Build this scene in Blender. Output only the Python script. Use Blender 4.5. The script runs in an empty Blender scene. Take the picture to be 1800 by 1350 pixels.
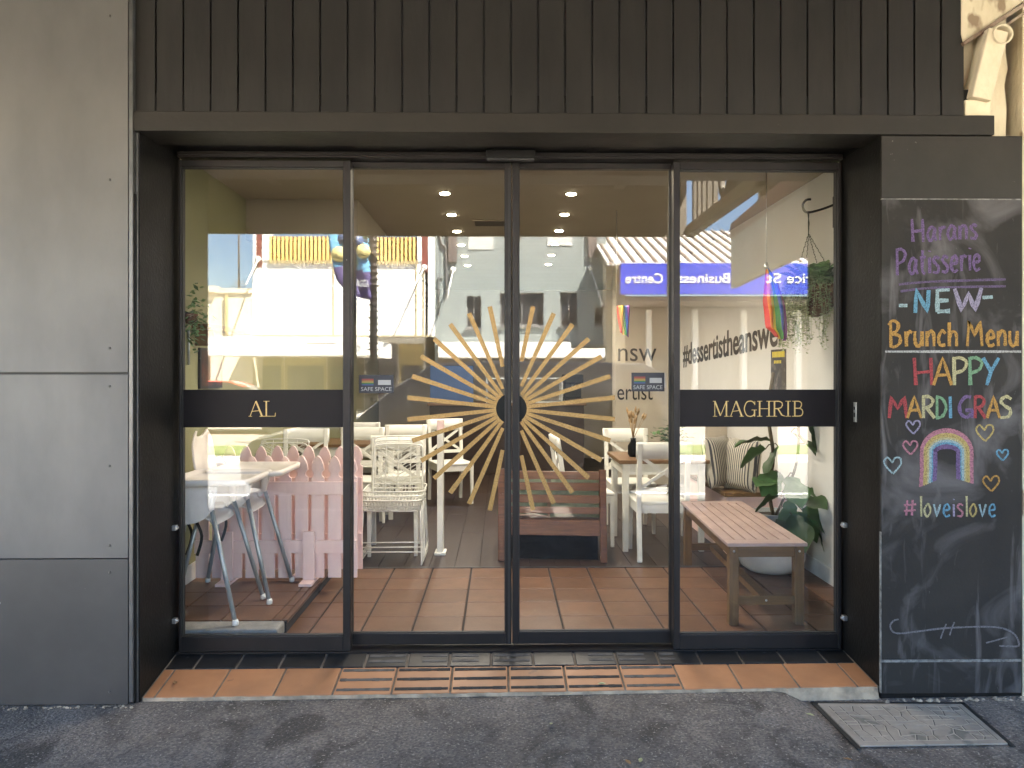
import bpy, math, random
from mathutils import Vector, Matrix
random.seed(7)
SC = bpy.context.scene
COL = SC.collection
R = math.radians

# ------------------------------------------------------------------ camera, world, sun, exposure
F, CXI, HOR, YAW, DCAM, HC = 1352.0, 900.0, 655.0, R(0.9), 4.04, 1.45
cd = bpy.data.cameras.new("camera"); cam = bpy.data.objects.new("camera", cd); COL.objects.link(cam)
cam.location = (0, -DCAM, HC); cam.rotation_euler = (R(90), 0, -YAW)
cd.sensor_width = 36; cd.lens = F / 1800 * 36; cd.shift_y = (HOR - 675) / 1800
cd.clip_start = 0.05; cd.clip_end = 2000
SC.camera = cam
SUN = Vector((0.40, 0.37, 0.84)).normalized()
w = bpy.data.worlds.new("World"); SC.world = w; w.use_nodes = True
nt = w.node_tree; bg = nt.nodes["Background"]
sky = nt.nodes.new("ShaderNodeTexSky"); sky.sky_type = 'NISHITA'; sky.sun_disc = False
sky.sun_elevation = math.asin(SUN.z); sky.sun_rotation = math.atan2(SUN.x, SUN.y)
sky.altitude = 200; sky.air_density = 1.0; sky.dust_density = 0.6; sky.ozone_density = 2.0
nt.links.new(sky.outputs[0], bg.inputs[0]); bg.inputs[1].default_value = 0.053
sl = bpy.data.lights.new("sun", 'SUN'); sl.energy = 5.0; sl.angle = R(0.53); sl.color = (1, 0.95, 0.86)
so = bpy.data.objects.new("sun", sl); COL.objects.link(so); so.rotation_euler = SUN.to_track_quat('Z', 'Y').to_euler()
so.location = (4, 5, 20)
vs = SC.view_settings; vs.view_transform = 'Standard'; vs.look = 'None'; vs.gamma = 1; vs.exposure = 4.75
cy = SC.cycles
cy.use_denoising = True; cy.max_bounces = 9; cy.diffuse_bounces = 5; cy.glossy_bounces = 4
cy.transparent_max_bounces = 12; cy.transmission_bounces = 6; cy.sample_clamp_indirect = 1.2
cy.caustics_reflective = False; cy.caustics_refractive = False
LAMP = 0.72          # watts of each ceiling downlight

# ------------------------------------------------------------------ geometry of the place
def ray(px, py):
    u = (px - CXI) / F; v = -(py - HOR) / F
    return Vector((math.sin(YAW) + u * math.cos(YAW), math.cos(YAW) - u * math.sin(YAW), v))
CAMP = Vector((0, -DCAM, HC))
def P(px, py, Y):
    d = ray(px, py); return CAMP + d * ((Y + DCAM) / d.y)
def PZ(px, py, Z):
    d = ray(px, py); return CAMP + d * ((Z - HC) / d.z)
def RF(px, py, Yv):            # a point of the street whose mirror image stands Yv behind the glass
    p = P(px, py, Yv); p.y = -p.y; return p

# ------------------------------------------------------------------ materials
def mat(name, c1, c2=None, rough=0.5, metal=0.0, scale=6.0, bump=0.0, bscale=None, spec=0.5, stretch=(1, 1, 1),
        rvar=0.0, detail=5, lo=0.35, hi=0.65, island=0.0, speck=None, bdist=0.01, coat=0.0):
    m = bpy.data.materials.new(name); m.use_nodes = True
    n, l = m.node_tree.nodes, m.node_tree.links
    b = n["Principled BSDF"]
    b.inputs["Roughness"].default_value = rough; b.inputs["Metallic"].default_value = metal
    b.inputs["Specular IOR Level"].default_value = spec
    if coat: b.inputs["Coat Weight"].default_value = coat
    tc = n.new("ShaderNodeTexCoord"); mp = n.new("ShaderNodeMapping"); mp.inputs["Scale"].default_value = stretch
    l.new(tc.outputs["Object"], mp.inputs[0])
    nz = n.new("ShaderNodeTexNoise"); nz.inputs["Scale"].default_value = scale; nz.inputs["Detail"].default_value = detail
    nz.inputs["Roughness"].default_value = 0.6
    l.new(mp.outputs[0], nz.inputs["Vector"])
    c2 = c2 or tuple(min(1, x * 0.82) for x in c1)
    rp = n.new("ShaderNodeMapRange"); rp.inputs[1].default_value = lo; rp.inputs[2].default_value = hi
    l.new(nz.outputs["Fac"], rp.inputs[0])
    mx = n.new("ShaderNodeMix"); mx.data_type = 'RGBA'
    mx.inputs[6].default_value = (*c1, 1); mx.inputs[7].default_value = (*c2, 1)
    l.new(rp.outputs[0], mx.inputs[0]); out = mx.outputs[2]
    if island:
        ge = n.new("ShaderNodeNewGeometry"); hs = n.new("ShaderNodeHueSaturation")
        mr = n.new("ShaderNodeMapRange"); mr.inputs[3].default_value = 1 - island; mr.inputs[4].default_value = 1 + island
        l.new(ge.outputs["Random Per Island"], mr.inputs[0]); l.new(mr.outputs[0], hs.inputs["Value"])
        l.new(out, hs.inputs["Color"]); out = hs.outputs[0]
    if speck:      # (colour, scale, threshold)
        n2 = n.new("ShaderNodeTexNoise"); n2.inputs["Scale"].default_value = speck[1]; n2.inputs["Detail"].default_value = 3
        l.new(mp.outputs[0], n2.inputs["Vector"])
        r2 = n.new("ShaderNodeMapRange"); r2.inputs[1].default_value = speck[2]; r2.inputs[2].default_value = speck[2] + 0.06
        l.new(n2.outputs["Fac"], r2.inputs[0])
        m2 = n.new("ShaderNodeMix"); m2.data_type = 'RGBA'; m2.inputs[7].default_value = (*speck[0], 1)
        l.new(r2.outputs[0], m2.inputs[0]); l.new(out, m2.inputs[6]); out = m2.outputs[2]
    l.new(out, b.inputs["Base Color"])
    if rvar:
        r3 = n.new("ShaderNodeMapRange"); r3.inputs[3].default_value = rough - rvar; r3.inputs[4].default_value = rough + rvar
        l.new(nz.outputs["Fac"], r3.inputs[0]); l.new(r3.outputs[0], b.inputs["Roughness"])
    if bump:
        nb = n.new("ShaderNodeTexNoise"); nb.inputs["Scale"].default_value = bscale or scale * 6; nb.inputs["Detail"].default_value = 4
        l.new(mp.outputs[0], nb.inputs["Vector"])
        bp = n.new("ShaderNodeBump"); bp.inputs["Strength"].default_value = bump; bp.inputs["Distance"].default_value = bdist
        l.new(nb.outputs["Fac"], bp.inputs["Height"]); l.new(bp.outputs[0], b.inputs["Normal"])
    return m

def emit(name, c, s):
    m = bpy.data.materials.new(name); m.use_nodes = True
    b = m.node_tree.nodes["Principled BSDF"]
    b.inputs["Base Color"].default_value = (*c, 1); b.inputs["Emission Color"].default_value = (*c, 1)
    b.inputs["Emission Strength"].default_value = s
    return m

def glass(name, refl=0.05, tint=(0.97, 0.98, 0.97), film=0.0):
    m = bpy.data.materials.new(name); m.use_nodes = True
    n, l = m.node_tree.nodes, m.node_tree.links
    n.remove(n["Principled BSDF"]); o = n["Material Output"]
    t = n.new("ShaderNodeBsdfTransparent"); t.inputs[0].default_value = (*tint, 1)
    g = n.new("ShaderNodeBsdfGlossy"); g.inputs["Roughness"].default_value = 0.0
    f = n.new("ShaderNodeLayerWeight"); f.inputs[0].default_value = 0.5      # Schlick fresnel, the same from both faces
    pw = n.new("ShaderNodeMath"); pw.operation = 'POWER'; pw.inputs[1].default_value = 5.0; l.new(f.outputs["Facing"], pw.inputs[0])
    mt = n.new("ShaderNodeMath"); mt.operation = 'MULTIPLY_ADD'; mt.inputs[1].default_value = 1 - refl; mt.inputs[2].default_value = refl; mt.use_clamp = True
    l.new(pw.outputs[0], mt.inputs[0])
    x = n.new("ShaderNodeMixShader"); l.new(mt.outputs[0], x.inputs[0]); l.new(t.outputs[0], x.inputs[1]); l.new(g.outputs[0], x.inputs[2])
    last = x
    if film:     # faint wiped film of dust on the pane
        tc = n.new("ShaderNodeTexCoord"); mp = n.new("ShaderNodeMapping"); mp.inputs["Scale"].default_value = (1, 1, 0.5)
        l.new(tc.outputs["Object"], mp.inputs[0])
        wv = n.new("ShaderNodeTexNoise"); wv.inputs["Scale"].default_value = 2.2; wv.inputs["Detail"].default_value = 6; wv.inputs["Distortion"].default_value = 2.5
        l.new(mp.outputs[0], wv.inputs["Vector"])
        mr = n.new("ShaderNodeMapRange"); mr.inputs[1].default_value = 0.45; mr.inputs[2].default_value = 0.8; mr.inputs[4].default_value = film
        l.new(wv.outputs["Fac"], mr.inputs[0])
        # small specks
        sp = n.new("ShaderNodeTexNoise"); sp.inputs["Scale"].default_value = 70; l.new(tc.outputs["Object"], sp.inputs["Vector"])
        ms = n.new("ShaderNodeMapRange"); ms.inputs[1].default_value = 0.79; ms.inputs[2].default_value = 0.82; ms.inputs[4].default_value = 0.25
        l.new(sp.outputs["Fac"], ms.inputs[0])
        ad = n.new("ShaderNodeMath"); ad.operation = 'ADD'; l.new(mr.outputs[0], ad.inputs[0]); l.new(ms.outputs[0], ad.inputs[1])
        df = n.new("ShaderNodeBsdfDiffuse"); df.inputs[0].default_value = (0.6, 0.6, 0.58, 1)
        x2 = n.new("ShaderNodeMixShader"); l.new(ad.outputs[0], x2.inputs[0]); l.new(x.outputs[0], x2.inputs[1]); l.new(df.outputs[0], x2.inputs[2])
        last = x2
    l.new(last.outputs[0], o.inputs[0])
    return m

def wood(name, c1, c2, axis=1, rough=0.5, scale=4, island=0.12):
    st = [14, 14, 14]; st[axis] = 1.0
    return mat(name, c1, c2, rough, scale=scale, stretch=st, bump=0.15, bscale=scale * 2, island=island, lo=0.3, hi=0.7, bdist=0.004)

# facade
m_black = mat("black_paint", (0.0060, 0.0056, 0.0052), (0.0042, 0.0039, 0.0037), 0.5, spec=0.18, scale=3, bump=0.15, bscale=60, rvar=0.1, speck=((0.12, 0.11, 0.1), 45, 0.74))
m_board = mat("black_timber_paint", (0.0217, 0.0202, 0.0186), (0.0160, 0.0149, 0.0139), 0.5, spec=0.16, scale=3, bump=0.35, bscale=18, stretch=(2, 2, 0.5), rvar=0.12, island=0.035, bdist=0.004)
m_beam = mat("black_beam_paint", (0.0256, 0.0227, 0.0194), (0.0187, 0.0169, 0.0147), 0.5, spec=0.16, scale=2, bump=0.3, bscale=25, rvar=0.1, speck=((0.2, 0.19, 0.17), 35, 0.75), bdist=0.004)
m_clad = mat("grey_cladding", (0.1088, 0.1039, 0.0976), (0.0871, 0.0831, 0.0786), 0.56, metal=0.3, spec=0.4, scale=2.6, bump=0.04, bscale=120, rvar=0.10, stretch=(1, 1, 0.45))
m_cladlow = mat("grey_cladding_shaded", (0.0513, 0.0490, 0.0467), (0.0389, 0.0374, 0.0357), 0.56, metal=0.3, spec=0.4, scale=2.2, bump=0.04, bscale=120, rvar=0.08, speck=((0.3, 0.29, 0.28), 14, 0.70))  # darker copy for the lowest panel, partly painting in the dim ground reflection
m_trim = mat("grey_trim", (0.1000, 0.1000, 0.0975), (0.0650, 0.0650, 0.0650), 0.4, metal=0.5, scale=12)
m_screw = mat("screw_steel", (0.08, 0.075, 0.07), None, 0.5, metal=0.6)
m_alu = mat("dark_bronze_aluminium", (0.0229, 0.0198, 0.0192), (0.0166, 0.0151, 0.0151), 0.42, spec=0.22, metal=0.3, scale=5, rvar=0.1, bump=0.05, bscale=90, speck=((0.25, 0.24, 0.23), 60, 0.77), stretch=(1, 1, 0.4))
m_rub = mat("black_rubber", (0.012, 0.012, 0.012), None, 0.6)
m_steel = mat("bright_steel", (0.62, 0.62, 0.6), None, 0.3, metal=0.9)
m_glass = glass("pane_glass", 0.051, (0.99, 0.99, 0.985), film=0.006)
m_band = mat("dark_vinyl", (0.0109, 0.0090, 0.0100), (0.0100, 0.0084, 0.0091), 0.5, spec=0.12)
m_gold = mat("gold_leaf", (0.3105, 0.1931, 0.0679), (0.1918, 0.1110, 0.0287), 0.45, metal=0.4, scale=160, bump=0.3, bscale=220, lo=0.4, hi=0.6, bdist=0.001)
m_goldtxt = mat("gold_letter", (0.4500, 0.3240, 0.1170), (0.3240, 0.2070, 0.0630), 0.4, metal=0.2, scale=120)
m_hub = mat("dark_vinyl_disc", (0.010, 0.011, 0.011), None, 0.35, spec=0.1)
m_chalkb = None
m_asph = None
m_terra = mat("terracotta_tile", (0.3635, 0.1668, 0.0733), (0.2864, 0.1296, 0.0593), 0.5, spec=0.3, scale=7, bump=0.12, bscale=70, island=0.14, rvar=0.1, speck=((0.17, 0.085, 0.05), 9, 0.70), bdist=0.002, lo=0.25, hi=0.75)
m_btile = mat("black_tile", (0.0150, 0.0146, 0.0150), (0.0090, 0.0090, 0.0094), 0.42, spec=0.3, scale=6, bump=0.12, bscale=50, island=0.35, rvar=0.12, speck=((0.10, 0.095, 0.09), 9, 0.68), bdist=0.002)
m_grout = mat("grout", (0.1913, 0.1603, 0.1262), (0.1052, 0.0867, 0.0689), 0.9, scale=14, bump=0.3)
m_strip = mat("grit_strip", (0.0180, 0.0156, 0.0144), (0.0600, 0.0510, 0.0450), 0.9, scale=22, bump=0.6, bscale=300, lo=0.5, hi=0.75)
m_stripw = mat("worn_strip", (0.0595, 0.0560, 0.0546), (0.0196, 0.0196, 0.0210), 0.7, scale=18, bump=0.3, lo=0.45, hi=0.65)
m_conc = mat("pale_concrete", (0.3974, 0.3010, 0.2016), (0.2074, 0.1584, 0.1080), 0.9, scale=12, bump=0.8, bscale=40)
m_concg = mat("grey_concrete", (0.30, 0.29, 0.26), (0.20, 0.195, 0.18), 0.85, scale=9, bump=0.5, bscale=60)
m_leafdry = mat("dry_leaf", (0.30, 0.17, 0.07), (0.2, 0.1, 0.04), 0.8, scale=30)
m_leafpale = mat("pale_leaf", (0.42, 0.42, 0.22), (0.3, 0.3, 0.14), 0.8, scale=30)
m_cream = mat("peeling_cream_paint", (0.5616, 0.4914, 0.3510), (0.4680, 0.3978, 0.2730), 0.6, scale=9, bump=0.5, bscale=40, speck=((0.20, 0.14, 0.085), 8, 0.60), stretch=(1, 1, 0.6))
m_rust = mat("rusty_timber", (0.12, 0.075, 0.05), (0.28, 0.22, 0.16), 0.85, scale=10, bump=0.6)
# interior
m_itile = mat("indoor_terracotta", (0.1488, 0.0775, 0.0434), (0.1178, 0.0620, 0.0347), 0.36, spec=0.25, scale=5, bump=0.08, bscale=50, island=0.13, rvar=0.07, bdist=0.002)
m_igrout = mat("dark_grout", (0.022, 0.018, 0.016), None, 0.9)
m_dboard = wood("dark_floorboard", (0.036, 0.019, 0.011), (0.020, 0.011, 0.007), 1, 0.42)
m_green = mat("olive_wall_paint", (0.24, 0.235, 0.125), (0.225, 0.22, 0.115), 0.7, scale=2, bump=0.05, bscale=150)
m_white = mat("white_wall_paint", (0.6300, 0.6210, 0.5850), (0.5940, 0.5850, 0.5490), 0.6, scale=2, bump=0.05, bscale=150)
m_beige = mat("beige_wall_paint", (0.50, 0.45, 0.36), (0.46, 0.41, 0.33), 0.7, scale=2)
m_ceil = mat("taupe_ceiling_paint", (0.30, 0.26, 0.20), (0.285, 0.245, 0.19), 0.8, scale=3)
m_skirt = mat("white_gloss_paint", (0.72, 0.71, 0.68), None, 0.35)
m_chair = mat("white_chair_paint", (0.74, 0.73, 0.66), (0.69, 0.68, 0.61), 0.38, scale=6)
m_wire = mat("white_wire_coating", (0.76, 0.75, 0.68), None, 0.35)
m_pink = mat("pink_fence_paint", (0.9032, 0.6881, 0.6252), (0.8028, 0.5856, 0.5487), 0.55, scale=6, bump=0.2, bscale=40, island=0.06, stretch=(1, 1, 0.4))
m_pinktop = mat("pink_bench_paint", (0.4536, 0.3302, 0.2908), (0.3888, 0.2763, 0.2413), 0.42, scale=9, bump=0.1, bscale=60)
m_bwood = wood("brown_bench_timber", (0.20, 0.110, 0.042), (0.11, 0.058, 0.022), 2)
m_bwoody = wood("brown_bench_rail", (0.20, 0.112, 0.044), (0.12, 0.064, 0.025), 0)
m_redwood = wood("reddish_slat_timber", (0.170, 0.066, 0.024), (0.085, 0.031, 0.012), 0, 0.42)
m_twood = wood("oak_tabletop", (0.20, 0.11, 0.05), (0.12, 0.066, 0.03), 0, 0.4)
m_green_cush = mat("sage_cushion", (0.22, 0.26, 0.17), (0.17, 0.2, 0.13), 0.9, scale=30, bump=0.4)
m_pot = mat("white_pot", (0.88, 0.86, 0.81), None, 0.4)
m_potg = mat("grey_pot", (0.30, 0.32, 0.31), None, 0.5)
m_soil = mat("soil", (0.03, 0.022, 0.016), None, 0.95, bump=0.8)
m_fig = mat("fig_leaf", (0.045, 0.10, 0.032), (0.07, 0.13, 0.045), 0.42, scale=6, island=0.4)
m_fern = mat("fern_leaf", (0.09, 0.18, 0.065), (0.12, 0.22, 0.085), 0.55, island=0.4)
m_trail = mat("trailing_leaf", (0.24, 0.32, 0.15), (0.32, 0.39, 0.21), 0.6, island=0.4)
m_stem = mat("stem", (0.12, 0.09, 0.05), None, 0.7)
m_coir = mat("coir_basket", (0.14, 0.075, 0.04), (0.08, 0.04, 0.022), 0.95, scale=14, bump=0.9, bscale=60)
m_chain = mat("green_chain", (0.05, 0.07, 0.045), None, 0.5, metal=0.5)
m_iron = mat("black_iron", (0.012, 0.012, 0.012), None, 0.45, metal=0.3)
m_tray = mat("white_plastic", (0.84, 0.77, 0.70), None, 0.35)
m_tube = mat("silver_grey_tube", (0.36, 0.40, 0.41), None, 0.38, metal=0.45)
m_foot = mat("white_foot_cap", (0.78, 0.77, 0.72), None, 0.5)
m_strap = mat("black_strap", (0.02, 0.02, 0.02), None, 0.8)
m_lampo = emit("downlight_glow", (1.0, 0.86, 0.62), 6.0)
m_black_ink = mat("black_vinyl_letter", (0.012, 0.012, 0.012), None, 0.5)
m_dark = mat("dark_interior", (0.035, 0.03, 0.027), (0.025, 0.022, 0.02), 0.6)
m_blue = mat("blue_panel_paint", (0.045, 0.10, 0.24), (0.035, 0.08, 0.2), 0.5, scale=3)
m_print = mat("white_print", (0.8, 0.8, 0.78), None, 0.5)
m_yellowp = mat("yellow_print", (0.75, 0.6, 0.06), None, 0.5)

def flat(name, c, r=0.6, **k): return mat(name, c, tuple(x * 0.9 for x in c), r, **k)

# ------------------------------------------------------------------ mesh builder
class MB:
    def __init__(s): s.v, s.f, s.mi, s.sm, s.cur, s.smooth = [], [], [], [], 0, False
    def add(s, vs, fs, smooth=None):
        o = len(s.v); s.v += [Vector(v) for v in vs]
        for f in fs:
            s.f.append([i + o for i in f]); s.mi.append(s.cur); s.sm.append(s.smooth if smooth is None else smooth)
        return s
    def box(s, x0, x1, y0, y1, z0, z1):
        return s.add([(x0, y0, z0), (x1, y0, z0), (x1, y1, z0), (x0, y1, z0), (x0, y0, z1), (x1, y0, z1), (x1, y1, z1), (x0, y1, z1)],
                     [(0, 3, 2, 1), (4, 5, 6, 7), (0, 1, 5, 4), (1, 2, 6, 5), (2, 3, 7, 6), (3, 0, 4, 7)])
    def beam(s, p0, p1, wx, wy, up=(0, 0, 1), taper=1.0):       # rectangular bar from p0 to p1
        p0, p1 = Vector(p0), Vector(p1); t = (p1 - p0).normalized(); up = Vector(up)
        if abs(t.dot(up)) > 0.98: up = Vector((0, 1, 0))
        a = t.cross(up).normalized(); b = a.cross(t).normalized()
        vs = []
        for p, k in ((p0, 1), (p1, taper)):
            for i, j in ((-1, -1), (1, -1), (1, 1), (-1, 1)): vs.append(p + a * (wx / 2 * i * k) + b * (wy / 2 * j * k))
        return s.add(vs, [(0, 1, 2, 3)[::-1], (4, 5, 6, 7), (0, 1, 5, 4), (1, 2, 6, 5), (2, 3, 7, 6), (3, 0, 4, 7)])
    def tube(s, pts, r, n=8, cap=True, closed=False):
        pts = [Vector(p) for p in pts]; rs = r if isinstance(r, (list, tuple)) else [r] * len(pts)
        vs = []; N = len(pts); prev = None
        for i, p in enumerate(pts):
            if closed: t = (pts[(i + 1) % N] - pts[i - 1]).normalized()
            else: t = (pts[min(i + 1, N - 1)] - pts[max(i - 1, 0)]).normalized()
            if prev is None:
                u = Vector((0, 0, 1)) if abs(t.z) < 0.9 else Vector((1, 0, 0)); a = t.cross(u).normalized()
            else: a = (prev - t * prev.dot(t)).normalized()
            prev = a; b = t.cross(a)
            for k in range(n):
                an = 2 * math.pi * k / n; vs.append(p + a * math.cos(an) * rs[i] + b * math.sin(an) * rs[i])
        fs = []
        for i in range(N if closed else N - 1):
            j = (i + 1) % N
            for k in range(n): fs.append((i * n + k, i * n + (k + 1) % n, j * n + (k + 1) % n, j * n + k))
        s.add(vs, fs, True)
        if cap and not closed:
            o = len(s.v) - len(vs)
            s.f.append([o + k for k in range(n)][::-1]); s.f.append([o + (N - 1) * n + k for k in range(n)])
            s.mi += [s.cur] * 2; s.sm += [False] * 2
        return s
    def lathe(s, prof, c=(0, 0, 0), n=24, axis='Z'):
        c = Vector(c); vs = []
        for r, z in prof:
            for k in range(n):
                an = 2 * math.pi * k / n; x, y = r * math.cos(an), r * math.sin(an)
                vs.append(c + (Vector((x, y, z)) if axis == 'Z' else Vector((x, z, y)) if axis == 'Y' else Vector((z, x, y))))
        fs = []
        for i in range(len(prof) - 1):
            for k in range(n): fs.append((i * n + k, i * n + (k + 1) % n, (i + 1) * n + (k + 1) % n, (i + 1) * n + k))
        fs.append([k for k in range(n)][::-1]); fs.append([(len(prof) - 1) * n + k for k in range(n)])
        return s.add(vs, fs, True)
    def prism(s, poly, d):      # extrude planar polygon (3D points) by vector d
        d = Vector(d); poly = [Vector(p) for p in poly]; n = len(poly)
        return s.add(poly + [p + d for p in poly], [list(range(n))[::-1], list(range(n, 2 * n))] + [(i, (i + 1) % n, n + (i + 1) % n, n + i) for i in range(n)])
    def grid(s, fn, nu, nv, smooth=True):
        vs = [fn(i / nu, j / nv) for j in range(nv + 1) for i in range(nu + 1)]
        return s.add(vs, [(j * (nu + 1) + i, j * (nu + 1) + i + 1, (j + 1) * (nu + 1) + i + 1, (j + 1) * (nu + 1) + i) for j in range(nv) for i in range(nu)], smooth)
    def ribbon(s, pts, nrm, wd, th=0.0008, jit=0.12):
        pts = [Vector(p) for p in pts]; nrm = Vector(nrm).normalized(); N = len(pts); vs = []
        for i, p in enumerate(pts):
            t = (pts[min(i + 1, N - 1)] - pts[max(i - 1, 0)]).normalized(); a = nrm.cross(t).normalized()
            w2 = wd / 2 * (1 + random.uniform(-jit, jit))
            vs += [p - a * w2, p + a * w2, p + a * w2 + nrm * th, p - a * w2 + nrm * th]
        fs = []
        for i in range(N - 1):
            o, q = 4 * i, 4 * i + 4
            fs += [(o + 3, o + 2, q + 2, q + 3), (o, o + 3, q + 3, q), (o + 2, o + 1, q + 1, q + 2)]
        fs += [(0, 1, 2, 3), (4 * N - 4, 4 * N - 1, 4 * N - 2, 4 * N - 3)]
        return s.add(vs, fs, False)
    def build(s, name, m, parent=None, bevel=0.0, seg=2):
        me = bpy.data.meshes.new(name)
        off = parent.matrix_world_loc if False else (Vector(parent["_o"]) if parent is not None and "_o" in parent else Vector((0, 0, 0)))
        me.from_pydata([v - off for v in s.v], [], s.f)
        ms = m if isinstance(m, (list, tuple)) else [m]
        for x in ms: me.materials.append(x)
        for p, i, k in zip(me.polygons, s.mi, s.sm): p.material_index = i; p.use_smooth = k
        me.update()
        o = bpy.data.objects.new(name, me); COL.objects.link(o)
        if parent is not None: o.parent = parent; o["_o"] = [0.0, 0.0, 0.0] if "_o" not in parent else list(parent["_o"])
        if bevel:
            b = o.modifiers.new("bevel", 'BEVEL'); b.width = bevel; b.segments = seg; b.limit_method = 'ANGLE'; b.angle_limit = R(40)
            b.harden_normals = False
        return o

def thing(name, label, cat, loc=(0, 0, 0), group=None, rz=0):
    o = bpy.data.objects.new(name, None); COL.objects.link(o); o.location = loc; o.rotation_euler = (0, 0, rz)
    o["_o"] = list(loc) if rz == 0 else [0.0, 0.0, 0.0]
    o["label"] = label; o["category"] = cat; o.empty_display_size = 0.1
    if group: o["group"] = group
    return o
def tag(o, label, cat, group=None):
    o["label"] = label; o["category"] = cat
    if group: o["group"] = group
    return o
def struct(o): o["kind"] = "structure"; return o
def dup(root, loc, rz, label, group=None):
    r = root.copy(); COL.objects.link(r); r.location = loc; r.rotation_euler = (0, 0, rz); r["label"] = label
    if group: r["group"] = group
    for ch in list(root.children):
        c = ch.copy(); COL.objects.link(c); c.parent = r
        for g in list(ch.children):
            d = g.copy(); COL.objects.link(d); d.parent = c
    return r
def smooth_pts(pts, k=5):
    pts = [Vector(p) for p in pts]
    if len(pts) < 3: return pts
    out = []; e = [pts[0]] + pts + [pts[-1]]
    for i in range(1, len(e) - 2):
        a, b, c, d = e[i - 1:i + 3]
        for j in range(k):
            t = j / k
            out.append(0.5 * ((2 * b) + (c - a) * t + (2 * a - 5 * b + 4 * c - d) * t * t + (3 * b - a - 3 * c + d) * t ** 3))
    return out + [pts[-1]]
def textmesh(body, size, width=None, ext=0.001, bold=0.0):
    cu = bpy.data.curves.new("lettering", 'FONT'); cu.body = body; cu.size = size; cu.extrude = ext; cu.offset = bold
    o = bpy.data.objects.new("lettering", cu); COL.objects.link(o)
    dg = bpy.context.evaluated_depsgraph_get(); dg.update()
    me = bpy.data.meshes.new_from_object(o.evaluated_get(dg))
    vs = [v.co.copy() for v in me.vertices]; fs = [list(p.vertices) for p in me.polygons]
    bpy.data.objects.remove(o); bpy.data.curves.remove(cu); bpy.data.meshes.remove(me)
    x0 = min(v.x for v in vs); x1 = max(v.x for v in vs)
    k = (width / (x1 - x0)) if width else 1
    for v in vs: v.x = (v.x - x0) * k
    return vs, fs
def put_text(mb, body, size, org, ex, ey, width=None, ext=0.001, bold=0.0):
    vs, fs = textmesh(body, size, width, ext, bold); ex, ey = Vector(ex), Vector(ey); ez = ex.cross(ey); org = Vector(org)
    mb.add([org + ex * v.x + ey * v.y + ez * v.z for v in vs], fs, False)

# planes
YG, YD, YO, YW = 0.0, 0.055, -0.42, -0.455
def gp(px, py, Y=0.0):
    p = P(px, py, Y); return p.x, p.z
# ------------------------------------------------------------------ ground
def sz(x): return -0.072 + 0.0095 * x
def gz(x):
    t = max(0.0, min(1.0, (x - 1.33) / 0.09)); return sz(x) - 0.042 * t * t * (3 - 2 * t)
def make_asphalt(name):
    m = bpy.data.materials.new(name); m.use_nodes = True
    n, l = m.node_tree.nodes, m.node_tree.links; b = n["Principled BSDF"]
    b.inputs["Roughness"].default_value = 0.82; b.inputs["Specular IOR Level"].default_value = 0.35
    g = n.new("ShaderNodeNewGeometry")
    def noise(s, d=4, dist=0.0, st=None):
        x = n.new("ShaderNodeTexNoise"); x.inputs["Scale"].default_value = s; x.inputs["Detail"].default_value = d; x.inputs["Distortion"].default_value = dist
        if st:
            mp = n.new("ShaderNodeMapping"); mp.inputs["Scale"].default_value = st[0]; mp.inputs["Rotation"].default_value = (0, 0, st[1])
            l.new(g.outputs["Position"], mp.inputs[0]); l.new(mp.outputs[0], x.inputs["Vector"])
        else: l.new(g.outputs["Position"], x.inputs["Vector"])
        return x
    def rng(o, a, b2, c, d):
        x = n.new("ShaderNodeMapRange"); x.inputs[1].default_value = a; x.inputs[2].default_value = b2; x.inputs[3].default_value = c; x.inputs[4].default_value = d
        l.new(o, x.inputs[0]); return x.outputs[0]
    def mix(f, a, b2):
        x = n.new("ShaderNodeMix"); x.data_type = 'RGBA'
        l.new(f, x.inputs[0])
        for k, q in ((6, a), (7, b2)):
            if isinstance(q, tuple): x.inputs[k].default_value = (*q, 1)
            else: l.new(q, x.inputs[k])
        return x.outputs[2]
    big = noise(1.8, 6, 0.6); fine = noise(78, 5); spk = noise(85, 3); blot = noise(2.6, 6, 1.4, ((1.5, 0.8, 1), 0.6))
    c = mix(rng(big.outputs["Fac"], 0.38, 0.62, 0, 1), (0.125, 0.106, 0.092), (0.20, 0.171, 0.149))
    c = mix(rng(blot.outputs["Fac"], 0.50, 0.64, 0, 0.85), c, (0.052, 0.043, 0.036))
    c = mix(rng(fine.outputs["Fac"], 0.42, 0.62, 0, 0.60), c, (0.034, 0.032, 0.030))
    c = mix(rng(spk.outputs["Fac"], 0.61, 0.67, 0, 0.85), c, (0.30, 0.27, 0.23))
    vo = n.new("ShaderNodeTexVoronoi"); vo.feature = 'DISTANCE_TO_EDGE'; vo.inputs["Scale"].default_value = 0.9
    ds = noise(3, 4); va = n.new("ShaderNodeVectorMath"); va.operation = 'MULTIPLY_ADD'; va.inputs[1].default_value = (0.35, 0.35, 0)
    l.new(ds.outputs["Color"], va.inputs[0]); l.new(g.outputs["Position"], va.inputs[2]); l.new(va.outputs[0], vo.inputs["Vector"])
    c = mix(rng(vo.outputs["Distance"], 0.0, 0.010, 0.35, 0), c, (0.03, 0.028, 0.027))
    l.new(c, b.inputs["Base Color"])
    bp = n.new("ShaderNodeBump"); bp.inputs["Strength"].default_value = 1.0; bp.inputs["Distance"].default_value = 0.012
    l.new(fine.outputs["Fac"], bp.inputs["Height"]); l.new(bp.outputs[0], b.inputs["Normal"])
    return m
m_asph = make_asphalt("asphalt_footpath")
m_road = mat("asphalt_road", (0.17, 0.165, 0.155), (0.13, 0.127, 0.12), 0.85, scale=2, bump=0.4, bscale=80)
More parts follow.
